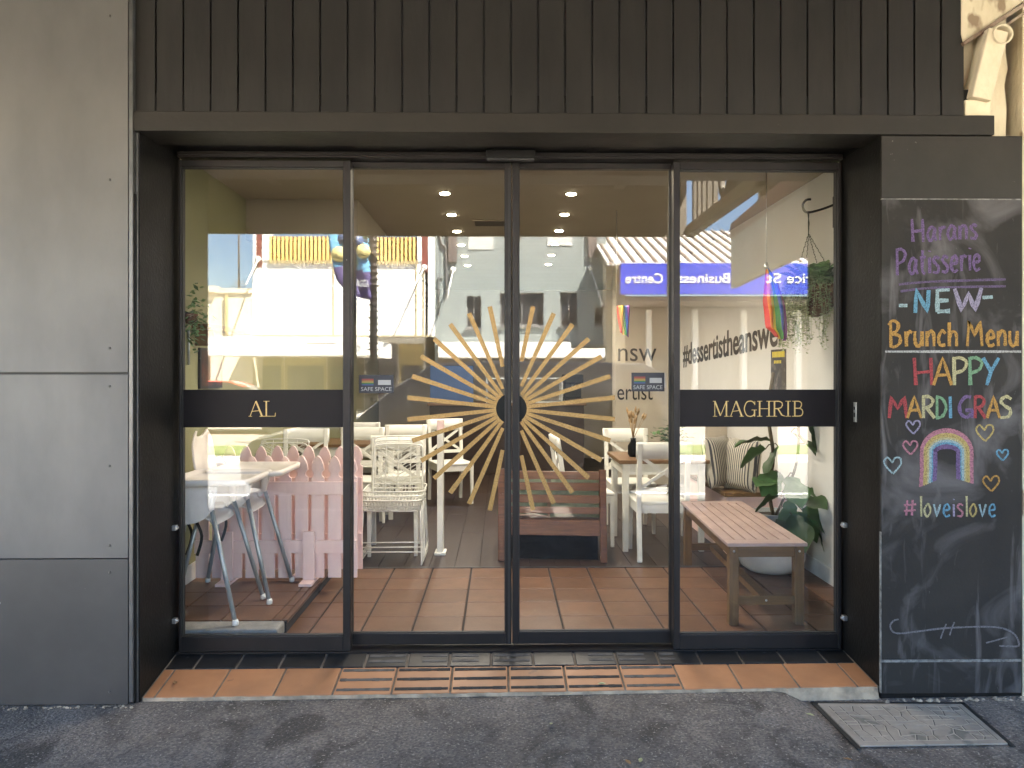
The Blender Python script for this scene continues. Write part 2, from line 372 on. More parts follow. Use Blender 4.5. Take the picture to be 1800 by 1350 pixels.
m_kerb = mat("kerb_concrete", (0.46, 0.44, 0.40), (0.36, 0.34, 0.31), 0.85, scale=4, bump=0.3)
m_grass = mat("median_grass", (0.11, 0.17, 0.035), (0.17, 0.21, 0.06), 0.9, scale=3, bump=0.8, bscale=30)
m_pave = mat("pale_paving", (0.36, 0.31, 0.25), (0.30, 0.26, 0.21), 0.8, scale=3)
m_mark = mat("road_marking", (0.75, 0.75, 0.72), (0.6, 0.6, 0.57), 0.7, scale=12)
b = MB()
def foot(u, v):
    x = -9 + 18 * u; y = -4.55 + 4.6 * v
    z = gz(max(-3, min(3, x)))
    if x > 0: pass
    return Vector((x, y, z + 0.006 * math.sin(x * 2.1 + 1) * (1 - v) + 0.004 * math.sin(y * 3 + x)))
b.grid(foot, 240, 24); struct(b.build("footpath", m_asph))
b = MB(); b.box(-40, 40, -4.72, -4.552, -0.35, -0.09); struct(b.build("kerb", m_kerb, bevel=0.02))
b = MB(); b.box(-60, 60, -9.95, -4.72, -0.45, -0.20); struct(b.build("road", m_road))
b = MB(); b.box(-60, 60, -11.0, -9.95, -0.45, -0.16); struct(b.build("gutter", m_kerb, bevel=0.03))
b = MB(); b.box(-60, 60, -12.6, -11.0, -0.45, -0.12); struct(b.build("grass_median", m_grass))
b = MB(); b.box(-60, 60, -24.2, -12.6, -0.6, -0.28); struct(b.build("far_road", m_pave))
b = MB(); b.box(-60, 60, -30.0, -24.2, -0.6, -0.16); struct(b.build("far_footpath", m_kerb, bevel=0.03))
b = MB(); b.box(-900, 900, -900, 900, -1.2, -0.62); struct(b.build("ground", m_pave))
b = MB(); b.box(-60, 60, -6.42, -6.30, -0.198, -0.196); struct(b.build("road_line", m_mark))

# ------------------------------------------------------------------ shop building (walls, roof, front)
XL, XR = -2.05, 2.27                   # indoor side walls
GXL = gp(318, 700)[0]; GXR = gp(1475, 700)[0]; SOF = gp(900, 272)[1]
OXL = P(246, 700, YO).x; OXR = P(1548, 700, YO).x
BXR0 = P(1742, 220, YO).x
shop = thing("shop_building", "black painted shop front with vertical boards above a recessed glazed entrance", "shop", (0, 0.3, 0))
b = MB(); b.box(-6.5, OXL, YO, 0.028, -0.3, 3.55); b.build("black_wall", m_black, shop)
b = MB(); b.box(OXR, 2.50, YO, 0.028, -0.3, P(1600, 238, YO).z); b.build("pilaster", m_black, shop, 0.004)
b = MB(); b.box(OXR + 0.001, BXR0 - 0.01, YO + 0.002, 0.027, P(1600, 238, YO).z + 0.001, SOF + 0.2); b.build("pilaster_head", m_black, shop)
b = MB(); b.box(OXL, OXR, YO + 0.001, 0.10, SOF, SOF + 0.16); b.build("soffit", m_black, shop)
bz0 = P(900, 236, YO).z; bz1 = P(900, 197, YO).z; BXR = P(1742, 220, YO).x; BDR = P(1695, 100, YO).x; BXL = P(232, 100, YO).x
b = MB(); b.box(BXL, BXR, YO - 0.028, YO + 0.2, bz0, bz1 - 0.012)
b.build("lintel_beam", m_beam, shop, 0.004)
b = MB(); x = BXL
pitch = 47.6 * (DCAM + YO) / F
first = P(275, 100, YO).x
edges = [BXL]; q = first
while q < BDR - 0.02: edges.append(q); q += pitch
edges.append(BDR)
for i in range(len(edges) - 1):
    j = random.uniform(-0.0012, 0.0012)
    b.box(edges[i] + 0.0045, edges[i + 1] - 0.0045, YO - 0.006 + j, YO + 0.02, bz1 - 0.010 + random.uniform(-.003, .003), 3.42)
b.build("board_cladding", m_board, shop, 0.0025)
b = MB(); b.box(BXL, BDR - 0.004, YO + 0.012, YO + 0.2, bz1 - 0.02, 3.45); b.build("board_backing", m_rub, shop)
# upper masonry, roof and flanks behind (they shade the footpath)
b = MB(); b.box(-6.5, 2.60, 0.10, 0.35, 2.86, 6.2); b.box(-6.5, 2.60, YO + 0.2, 0.098, 3.46, 6.2); b.build("upper_wall", m_beam, shop)
b = MB(); b.box(-6.5, 2.60, 0.35, 9.6, 3.05, 3.2); b.build("roof", m_concg, shop)
b = MB(); b.box(XL - 0.16, XL, 0.029, 9.3, 0.0, 2.85); b.build("green_side_wall", m_green, shop)
b = MB(); b.box(XR, XR + 0.16, 0.029, 9.3, -0.1, 2.85); b.build("white_side_wall", m_white, shop)
b = MB(); b.box(XL, XR, 0.101, 0.16, SOF + 0.0, 2.85); b.build("front_inner_lining", m_beige, shop)
b = MB(); b.box(XL, XR, 9.0, 9.15, 0, 2.85); b.build("back_wall", m_beige, shop)
b = MB(); b.box(XL - 0.16, XR + 0.16, 0.10, 9.3, 2.851, 3.0); struct(b.build("interior_ceiling", m_ceil))
b = MB(); b.box(XR - 0.015, XR - 0.0005, 0.05, 1.72, 0.0, 0.115); b.box(XR - 0.015, XR - 0.0005, 3.3, 9.0, 0.0, 0.115); b.build("skirting", m_skirt, shop, 0.004)
b = MB(); b.box(XL + 0.0005, XL + 0.015, 0.05, 1.66, 0.072, 0.185); b.build("skirting", m_skirt, shop, 0.004)
# ceiling bulkhead along the left, seen through the left pane
b = MB(); b.box(XL, -1.15, 2.2, 9.0, 2.52, 2.85); b.build("bulkhead", m_ceil, shop)

# floors
b = MB()
T = 0.285; yj0 = P(900, 1083, 0).y
YT = 1.67
b.cur = 0
x = PZ(634, 1110, 0).x - 10 * T
y0s = []
yy = PZ(900, 1083, 0).y
while yy > 0.04: yy -= T
rows = []
while yy < YT - 0.01: rows.append((max(yy, 0.04), min(yy + T, YT))); yy += T
while x < XR:
    for (ya, yb) in rows:
        if yb - ya < 0.03: continue
        xa, xb = max(x + 0.006, XL), min(x + T - 0.006, XR)
        if xb - xa > 0.02: b.box(xa, xb, ya + 0.0028, yb - 0.0028, -0.02, random.uniform(-0.0008, 0.0008))
    x += T
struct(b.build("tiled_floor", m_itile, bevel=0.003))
b = MB(); b.box(XL, XR, -0.03, YT, -0.10, -0.006); struct(b.build("floor_grout", m_igrout))
b = MB(); b.box(XL, XR, YT + 0.002, YT + 0.03, -0.05, 0.004); struct(b.build("floor_trim", m_trim))
b = MB(); x = XL
while x < XR:
    xe = min(x + 0.19, XR); y = YT + 0.032 - random.random() * 1.5
    while y < 9:
        ye = min(y + random.uniform(1.8, 3.0), 9.0)
        ya = max(y, YT + 0.032)
        if ye > ya: b.box(x + 0.002, xe - 0.002, ya, ye - 0.002, -0.02, random.uniform(-0.001, 0.001))
        y = ye
    x = xe
struct(b.build("dark_floorboards", m_dboard, bevel=0.002))
b = MB(); b.box(XL, XR, YT + 0.031, 9, -0.1, -0.008); struct(b.build("subfloor", m_igrout))
# raised tiled platform at the left
plat = thing("tiled_platform", "low terracotta tiled platform with a concrete front edge under the high chairs", "platform", (-1.6, 0.25, 0))
PXR = -1.185
b = MB(); x = PXR - 0.03 - T * 3.2
for i in range(4):
    for (ya, yb) in rows:
        xa, xb = max(x + i * T, XL + 0.001), min(x + (i + 1) * T, PXR - 0.032)
        if xb > xa + 0.02 and yb > 0.28: b.box(xa + 0.004, xb - 0.003, max(ya, 0.27) + 0.003, yb - 0.003, 0.05, 0.070 + random.uniform(-.0006, .0006))
b.box(PXR - 0.028, PXR, 0.27, YT - 0.005, 0.05, 0.0705)
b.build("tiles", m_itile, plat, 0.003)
b = MB(); b.box(XL + 0.001, PXR - 0.004, 0.262, YT - 0.002, 0.002, 0.063); b.build("riser", m_igrout, plat)
b = MB(); b.box(XL + 0.001, PXR - 0.01, 0.11, 0.258, 0.002, 0.072); b.build("concrete_edge", m_concg, plat, 0.012)

# ------------------------------------------------------------------ entrance step
step = thing("entrance_step", "sloping entrance step of black and terracotta tiles with dark grip strips", "step", (0, -0.2, -0.05))
def stz(x, y): return (sz(x) + 0.014) * (-y / 0.42) - 0.001     # 0 at the glass, falling to the footpath
def tile(b, xa, xb, ya, yb, up=0.0, th=0.012, skew=0.0):
    pts = [(xa, ya), (xb, ya), (xb, yb), (xa, yb)]
    top = [Vector((x, y, stz(x, y) + up)) for x, y in pts]
    b.add([p - Vector((0, 0, th)) for p in top] + top, [(0, 3, 2, 1), (4, 5, 6, 7), (0, 1, 5, 4), (1, 2, 6, 5), (2, 3, 7, 6), (3, 0, 4, 7)])
b = MB(); x = -0.683 - 0.213 * 6; YB = -0.172
while x < OXR:
    xa, xb = max(x, OXL + 0.004), min(x + 0.213, OXR - 0.004)
    if xb - xa > 0.03: tile(b, xa + 0.006, xb - 0.006, YB + 0.006, -0.012)
    x += 0.213
b.build("black_tiles", m_btile, step, 0.002)
b = MB(); x = -0.79 - 0.277 * 4
while x < OXR:
    xa, xb = max(x, OXL + 0.004), min(x + 0.277, OXR - 0.004)
    if xb - xa > 0.03: tile(b, xa + 0.005, xb - 0.005, -0.408, YB - 0.004)
    x += 0.277
b.build("terracotta_tiles", m_terra, step, 0.003)
b = MB()
tile(b, OXL + 0.001, OXR - 0.001, -0.404, -0.005, -0.004, 0.12)
b.build("grout_bed", m_grout, step)
b = MB(); b2 = MB()
for i in range(6):
    x0 = -0.79 + 0.277 * i
    for k in range(3):
        y = YB - 0.030 - k * 0.085; tgt = MB()
        xs = [x0 + 0.012 + (0.253) * j / 8 for j in range(9)]
        for j in range(8):
            if random.random() < 0.0: continue
            w_ = 0.0105 + random.uniform(-0.0018, 0.0018)
            tile(tgt, xs[j], xs[j + 1] + 0.0006, y - w_, y + w_, 0.0022, 0.002)
        tgt.build("grip_strip", m_strip if 0 < i < 5 else m_stripw, step)
x0 = -0.683
for i in range(8):
    if i == 4: continue
    for k in range(2):
        y = YB + 0.055 + k * 0.052
        xa = x0 + 0.213 * i + 0.014 + (0.06 if i in (1, 5) else 0); xb = x0 + 0.213 * (i + 1) - 0.014 - (0.05 if i in (2, 6) else 0)
        if i == 7: xb -= 0.11
        b2 = MB(); tile(b2, xa, xb, y - 0.011, y + 0.011, 0.0022, 0.002); b2.build("grip_strip", m_stripw, step)
# rough concrete edge below the front tiles
b = MB(); N = 90; rows_ = []
def cedge(u, v):
    x = OXL + 0.01 + (OXR - OXL - 0.02) * u
    thick = 0.012 + (0.055 if x > 1.36 else 0.0) * min(1, (x - 1.36) / 0.04 if x > 1.36 else 0)
    out = 0.004 + random.uniform(0, 0.006) + (0.02 * v if x > 1.36 else 0)
    return Vector((x, -0.409 - out * (0.4 + v), stz(x, -0.409) - 0.002 - v * (0.02 + thick) + random.uniform(-.002, .002)))
b.grid(cedge, 120, 3, False); b.build("concrete_edge", m_conc, step)

# ------------------------------------------------------------------ grey cladding wall at the left
clad = thing("cladding_wall", "grey metallic cladding panels left of the black entrance", "wall", (-3, YW, 0))
CXR = P(225, 700, YW).x
zj = [gz(-2) - 0.005, P(100, 983, YW).z, P(100, 656, YW).z, 3.45]
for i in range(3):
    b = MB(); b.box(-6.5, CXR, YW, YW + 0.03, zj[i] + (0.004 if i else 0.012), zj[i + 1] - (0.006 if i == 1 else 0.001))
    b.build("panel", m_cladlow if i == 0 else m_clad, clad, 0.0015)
b = MB(); b.box(-6.5, CXR - 0.002, YW + 0.022, YO - 0.001, -0.08, 3.45); b.build("panel_backing", m_rub, clad)
x1 = P(233, 700, YW).x
b = MB(); b.box(CXR + 0.004, x1, YW + 0.001, YO - 0.002, zj[0] + 0.02, 3.44); b.build("edge_trim", m_trim, clad, 0.001)
b = MB(); xa = P(238, 700, YO).x; b.box(x1 + 0.006, xa, YO - 0.02, YO - 0.001, zj[0] + 0.01, bz0 - 0.29); b.build("channel", m_black, clad, 0.002)
b = MB(); b.box(xa + 0.004, xa + 0.016, YO - 0.008, YO - 0.001, zj[0] + 0.01, bz0 - 0.003); b.build("channel", m_trim, clad, 0.002)
for py in (28, 316, 612, 679, 819, 959, 1006, 1216):
    p = P(193, py, YW); b = MB(); b.lathe([(0.0065, 0.0), (0.0065, -0.0015), (0.003, -0.003)], (p.x, YW - 0.0002, p.z), 10, 'Y'); b.build("screw", m_screw, clad)

# ------------------------------------------------------------------ glazing
def frame_box(b, px0, px1, py0, py1, Y, d0, d1, ref=None):
    xa, z1 = gp(px0, py0, Y); xb, z0 = gp(px1, py1, Y); b.box(xa, xb, Y + d0, Y + d1, z0, z1)
def rectw(px0, px1, py0, py1, Y): 
    xa, z1 = gp(px0, (py0), Y); xb, z0 = gp(px1, py1, Y); return xa, xb, z0, z1
ZB, ZT = 0.0, gp(900, 286)[1]

def window(label, pxs, glassx, gl_y, frame_side):
    t = thing("fixed_window", label, "window", (gp(sum(pxs) / 2, 700)[0], 0, 0))
    xa, xb = gp(pxs[0], 700)[0], gp(pxs[1], 700)[0]; ga, gb = gp(glassx[0], 700)[0], gp(glassx[1], 700)[0]
    z1 = gp(gl_y[2], gl_y[0])[1]; z0 = gp(gl_y[2], gl_y[1])[1]
    b = MB()
    b.box(xa, ga, -0.03, 0.03, 0.002, ZT); b.box(gb, xb, -0.03, 0.03, 0.002, ZT)
    b.box(ga, gb, -0.029, 0.029, 0.002, z0); b.box(ga, gb, -0.029, 0.029, z1, ZT)
    b.build("frame", m_alu, t, 0.003)
    b = MB(); g = 0.004
    b.box(ga, ga + g, -0.012, 0.012, z0, z1); b.box(gb - g, gb, -0.012, 0.012, z0, z1); b.box(ga + g, gb - g, -0.012, 0.012, z0, z0 + g); b.box(ga + g, gb - g, -0.012, 0.012, z1 - g, z1)
    b.build("gasket", m_rub, t)
    b = MB(); b.box(ga + 0.001, gb - 0.001, -0.003, 0.003, z0 + 0.001, z1 - 0.001); b.build("pane", m_glass, t)
    return t, ga, gb
winL, gLa, gLb = window("fixed window left of the doors with a dark AL band across it", (318, 618), (322, 605), (296, 1116, 460), 1)
winR, gRa, gRb = window("fixed window right of the doors with a dark MAGHRIB band across it", (1182, 1475), (1193, 1469), (301, 1112, 1330), -1)

def door(label, pxs, glassx, gl_y):
    t = thing("sliding_door", label, "door", (P(sum(pxs) / 2, 700, YD).x, YD, 0), "sliding glass doors")
    xa, xb = P(pxs[0], 700, YD).x, P(pxs[1], 700, YD).x; ga, gb = P(glassx[0], 700, YD).x, P(glassx[1], 700, YD).x
    z1 = P(760, gl_y[0], YD).z; z0 = P(760, gl_y[1], YD).z; zb = 0.012
    b = MB(); b.box(xa, ga, YD - 0.022, YD + 0.022, zb, ZT + 0.01); b.box(gb, xb, YD - 0.022, YD + 0.022, zb, ZT + 0.01)
    b.box(ga, gb, YD - 0.021, YD + 0.021, zb, z0); b.box(ga, gb, YD - 0.021, YD + 0.021, z1, ZT + 0.01)
    b.build("frame", m_alu, t, 0.003)
    b = MB(); b.box(ga + 0.001, gb - 0.001, YD - 0.003, YD + 0.003, z0 + 0.001, z1 - 0.001); b.build("pane", m_glass, t)
    b = MB(); g = 0.004
    b.box(ga, ga + g, YD - 0.01, YD + 0.01, z0, z1); b.box(gb - g, gb, YD - 0.01, YD + 0.01, z0, z1); b.box(ga + g, gb - g, YD - 0.01, YD + 0.01, z0, z0 + g)
    b.build("gasket", m_rub, t)
    return t, ga, gb
dL, dLa, dLb = door("left sliding door carrying the left half of the gold sunburst", (616, 899), (620, 888), (297, 1111))
dR, dRa, dRb = door("right sliding door carrying the right half of the gold sunburst", (900.5, 1184), (912, 1177), (297, 1109))
# meeting stile seal
b = MB(); xm = P(899.7, 700, YD).x; b.box(dLb + 0.016, dLb + 0.024, YD - 0.03, YD - 0.0222, 0.02, ZT - 0.02); b.build("brush_seal", m_rub, dL)
# gold sunburst
hub = P(899, 718, YD - 0.004); sc = (DCAM + YD) / F
for t, side, gx in ((dL, -1, dLb), (dR, 1, dRa)):
    b = MB(); c = MB()
    gap = abs(gx - hub.x) + 0.001
    for k in range(1, 15):
        a = R(12 * k); s_, c_ = math.sin(a), math.cos(a)
        r0 = max(27 * sc, (gap + 0.013 * abs(c_)) / max(s_, 1e-3)); r1 = 183 * sc
        if r0 > r1: continue
        d = Vector((side * s_, 0, c_)); n = Vector((side * c_, 0, -s_)); off = Vector((0, -0.0006 * (k % 3), 0))
        def wd(r): return (5.8 + 2.4 * (r / r1)) * sc / 2
        q = [hub + d * r0 - n * wd(r0), hub + d * r0 + n * wd(r0), hub + d * r1 + n * wd(r1), hub + d * r1 - n * wd(r1)]
        q = [p + off for p in q]
        if side < 0: q = q[::-1]
        b.prism(q, (0, -0.0008, 0))
    b.build("sunburst_rays", m_gold, t)
    pts = []
    a0 = math.acos(min(1, gap / (27 * sc)))
    for i in range(17):
        a = -a0 + 2 * a0 * i / 16; pts.append(hub + Vector((side * math.cos(a) * 27 * sc, 0.0005, math.sin(a) * 27 * sc)))
    if side < 0: pts = pts[::-1]
    c.prism(pts, (0, -0.0012, 0)); c.build("sunburst_disc", m_hub, t)
# bands with serif lettering
GLY = {   # strokes: (x0,y0,x1,y1,width) straight, or list of points with width
 'A': (0.86, [((.08, 0), (.42, 1), .045), ((.42, 1), (.78, 0), .10), ((.19, .33), (.64, .38), .04), ((0, .01), (.2, .01), .035), ((.63, .01), (.9, .01), .035)]),
 'L': (0.72, [((.16, 0), (.16, 1), .09), ((0, .99), (.34, .99), .035), ((0, .015), (.66, .015), .035), ((.66, 0), (.68, .24), .04)]),
 'M': (1.02, [((.12, 0), (.12, 1), .045), ((.12, 1), (.47, .05), .09), ((.47, .05), (.84, 1), .045), ((.84, 0), (.84, 1), .09), ((0, .01), (.26, .01), .035), ((.7, .01), (.98, .01), .035), ((0, .99), (.14, .99), .035), ((.84, .99), (.98, .99), .035)]),
 'G': (0.86, [[(.72, .8), (.6, .95), (.42, 1), (.2, .9), (.07, .5), (.2, .1), (.42, 0), (.6, .05), (.7, .18)], ((.70, 0), (.70, .42), .08), ((.52, .42), (.84, .42), .035), ((.72, .74), (.72, 1), .035)]),
 'H': (0.92, [((.16, 0), (.16, 1), .09), ((.74, 0), (.74, 1), .09), ((.16, .5), (.74, .5), .035), ((0, .01), (.32, .01), .035), ((.58, .01), (.9, .01), .035), ((0, .99), (.32, .99), .035), ((.58, .99), (.9, .99), .035)]),
 'R': (0.84, [((.16, 0), (.16, 1), .09), [(.16, .98), (.45, .98), (.62, .88), (.64, .72), (.55, .57), (.35, .51), (.16, .51)], ((.38, .5), (.62, .08), .08), ((.62, .08), (.8, .02), .05), ((0, .01), (.32, .01), .035), ((0, .99), (.2, .99), .035)]),
 'I': (0.42, [((.17, 0), (.17, 1), .09), ((0, .01), (.34, .01), .035), ((0, .99), (.34, .99), .035)]),
 'B': (0.74, [((.16, 0), (.16, 1), .09), [(.16, .98), (.42, .98), (.56, .88), (.56, .68), (.45, .54), (.16, .53)], [(.16, .53), (.5, .51), (.64, .38), (.64, .16), (.5, .03), (.16, .02)], ((0, .01), (.2, .01), .035), ((0, .99), (.2, .99), .035)])}
def serif(word, px0, px1, pyt, pyb):
    b = MB(); z0 = gp(px0, pyb, -0.006)[1]; z1 = gp(px0, pyt, -0.006)[1]; H = z1 - z0
    xa, xb = gp(px0, 700, -0.006)[0], gp(px1, 700, -0.006)[0]
    tot = sum(GLY[c][0] for c in word) - 0.08; kx = (xb - xa) / tot; x = xa; q = 0
    for ch in word:
        for st in GLY[ch][1]:
            q += 1; yy = -0.0067 - 0.00012 * (q % 9)
            if isinstance(st, list):
                pts = smooth_pts([(x + p[0] * kx, yy, z0 + p[1] * H) for p in st], 5)
                b.ribbon(pts, (0, -1, 0), 0.062 * H, 0.0006, 0)
            else:
                (ax, ay), (cx, cy_), wd_ = st
                b.ribbon([(x + ax * kx, yy, z0 + ay * H), (x + cx * kx, yy, z0 + cy_ * H)], (0, -1, 0), wd_ * H, 0.0006, 0)
        x += GLY[ch][0] * kx
    return b
for t, ga, gb, word, tx in ((winL, gLa, gLb, "AL", (437, 483)), (winR, gRa, gRb, "MAGHRIB", (1253, 1411))):
    b = MB(); zt, zb = gp(460, 685)[1], gp(460, 751)[1]
    b.box(ga + 0.002, gb - 0.002, -0.0062, -0.0034, zb, zt); band = b.build("vinyl_band", m_band, t)
    serif(word, tx[0], tx[1], 705, 732).build("gold_lettering", m_goldtxt, band)
# header and sensor
hdr = thing("door_header", "black aluminium header track above the sliding doors", "header", (0, 0.02, ZT))
b = MB(); b.box(GXL, GXR, -0.05, 0.09, ZT + 0.0105, SOF - 0.001); b.build("track_cover", m_alu, hdr, 0.003)
b = MB(); b.box(GXL + .01, GXR - .01, -0.062, -0.051, ZT + 0.018, ZT + 0.026); b.build("track_lip", m_alu, hdr, 0.001)
sen = thing("door_sensor", "small black motion sensor box above the meeting doors", "sensor", (P(897, 270, -0.1).x, -0.08, 2.55))
xa, z1 = gp(854, 261, -0.10); xb, z0 = gp(941, 281, -0.10)
b = MB(); b.box(xa, xb, -0.10, -0.052, z0 + 0.012, z1); b.build("housing", m_black, sen, 0.006)
b = MB(); b.box(xa + .004, xb - .004, -0.096, -0.058, z0, z0 + 0.0125); b.build("lens", m_rub, sen, 0.003)
# sill track
b = MB(); b.box(GXL, GXR, -0.035, 0.095, -0.012, 0.0015); tag(b.build("door_sill", m_alu), "worn dark metal sill under the doors", "sill")
# patch fittings and lock on the reveals
for px, py, who in ((316, 927, "upper silver clip on the left black reveal"), (316, 1090, "lower silver clip on the left black reveal"), (1477, 922, "upper silver clip on the right black reveal"), (1477, 1085, "lower silver clip on the right black reveal")):
    xx = OXL if px < 900 else OXR; sgn = 1 if px < 900 else -1
    z = P(px, py, -0.05).z; b = MB()
    b.box(min(xx, xx + sgn * 0.022), max(xx, xx + sgn * 0.022), -0.075, -0.045, z - 0.013, z + 0.013)
    b.box(min(xx, xx + sgn * 0.03), max(xx, xx + sgn * 0.03), -0.068, -0.0522, z - 0.006, z + 0.006)
    tag(b.build("bracket_clip", m_steel, bevel=0.003), who, "clip", "silver clips on the entrance reveals")
p = P(1500, 725, -0.2)
t_ = MB(); yk = -0.16; zc = HC - (725 - HOR) / F * (DCAM + yk)
t_.box(OXR - 0.004, OXR + 0.002, yk - 0.014, yk + 0.014, zc - 0.05, zc + 0.05); lk = t_.build("lock_plate", m_steel, bevel=0.002)
tag(lk, "narrow steel lock plate on the right black reveal", "lock")
b = MB(); b.box(OXR - 0.006, OXR - 0.0042, yk - 0.006, yk + 0.006, zc - 0.025, zc - 0.002); b.box(OXR - 0.006, OXR - 0.0042, yk - 0.006, yk + 0.006, zc + 0.012, zc + 0.028); b.build("keyhole", m_rub, lk)

# ------------------------------------------------------------------ chalkboard pilaster
def make_chalkboard_mat():
    m = mat("chalkboard", (0.0263, 0.0240, 0.0216), (0.0196, 0.0182, 0.0173), 0.8, spec=0.12, scale=3, bump=0.1, bscale=90)
    n, l = m.node_tree.nodes, m.node_tree.links; b = n["Principled BSDF"]
    src = b.inputs["Base Color"].links[0].from_socket
    tc = n.new("ShaderNodeTexCoord")
    def layer(src, sc_, st, rot, lo, hi, amt, col):
        mp = n.new("ShaderNodeMapping"); mp.inputs["Scale"].default_value = st; mp.inputs["Rotation"].default_value = rot
        l.new(tc.outputs["Object"], mp.inputs[0])
        nz = n.new("ShaderNodeTexNoise"); nz.inputs["Scale"].default_value = sc_; nz.inputs["Detail"].default_value = 7; nz.inputs["Distortion"].default_value = 1.2
        l.new(mp.outputs[0], nz.inputs["Vector"])
        mr = n.new("ShaderNodeMapRange"); mr.inputs[1].default_value = lo; mr.inputs[2].default_value = hi; mr.inputs[4].default_value = amt
        l.new(nz.outputs["Fac"], mr.inputs[0])
        mx = n.new("ShaderNodeMix"); mx.data_type = 'RGBA'; mx.inputs[7].default_value = (*col, 1)
        l.new(mr.outputs[0], mx.inputs[0]); l.new(src, mx.inputs[6]); return mx.outputs[2]
    src = layer(src, 2.2, (1, 1, 1.3), (0, 0.5, 0), 0.5, 0.8, 0.95, (0.115, 0.109, 0.111))
    src = layer(src, 3.0, (4, 1, 0.7), (0, 0.0, 0), 0.56, 0.8, 0.9, (0.105, 0.098, 0.098))
    src = layer(src, 60, (2, 1, 0.5), (0, 0.0, 0), 0.70, 0.78, 0.5, (0.13, 0.125, 0.12))
    l.new(src, b.inputs["Base Color"]); return m
m_chalkb = make_chalkboard_mat()
YC = YO - 0.018
def C(px, py, o=0.0): return P(px, py, YC - o)
cb = thing("chalkboard", "tall black chalkboard with rainbow drawing and coloured lettering right of the entrance", "chalkboard", (C(1672, 1200).x, YO, C(1672, 1220).z))
xa, xb = C(1550, 700).x, C(1796, 700).x
b = MB(); b.box(xa, xb, YC, YO - 0.001, C(1672, 1159).z, C(1672, 351).z); b.build("writing_board", m_chalkb, cb, 0.002)
b = MB(); b.box(xa, xb, YC + 0.001, YO - 0.001, C(1672, 348.5).z, C(1672, 239).z); b.build("upper_board", m_beam, cb, 0.002)
b = MB(); b.box(xa + .002, xb, YC + 0.001, YO - 0.001, C(1672, 1219).z, C(1672, 1164).z); b.build("lower_board", m_chalkb, cb, 0.002)
m_dust = mat("chalk_line", (0.1960, 0.1925, 0.1820), (0.0420, 0.0406, 0.0385), 0.9, scale=40, lo=0.35, hi=0.7)
b = MB(); b.box(xa, xb, YC + 0.0012, YO - 0.001, C(1672, 1163.9).z, C(1672, 1159.5).z)
b.box(xa - 0.0035, xa - 0.0002, YC + 0.002, YO - 0.001, C(1672, 1218).z, C(1672, 935).z); b.build("dusty_joint", m_dust, cb)
b = MB(); b.box(xa, xb, YC + 0.0012, YO - 0.001, C(1672, 351).z + .0003, C(1672, 349).z); b.build("dusty_joint", m_dust, cb)
def chalk(name, c):
    c = tuple(x * 0.36 for x in c); return mat(name, c, tuple(x * 0.32 + 0.012 for x in c), 0.95, spec=0.1, scale=190, detail=6, lo=0.42, hi=0.66, bump=0.3, bscale=300, bdist=0.001)
CH = {k: chalk("chalk_" + k, v) for k, v in dict(red=(.62, .12, .13), orange=(.80, .46, .13), cream=(.80, .74, .42), green=(.34, .60, .36), blue=(.25, .56, .78),
      purple=(.30, .20, .42), lilac=(.55, .50, .70), pink=(.74, .33, .42), yellow=(.80, .62, .24), white=(.74, .73, .72), paleblue=(.55, .75, .80), grey=(.36, .34, .36), fadedp=(.24, .18, .33)).items()}
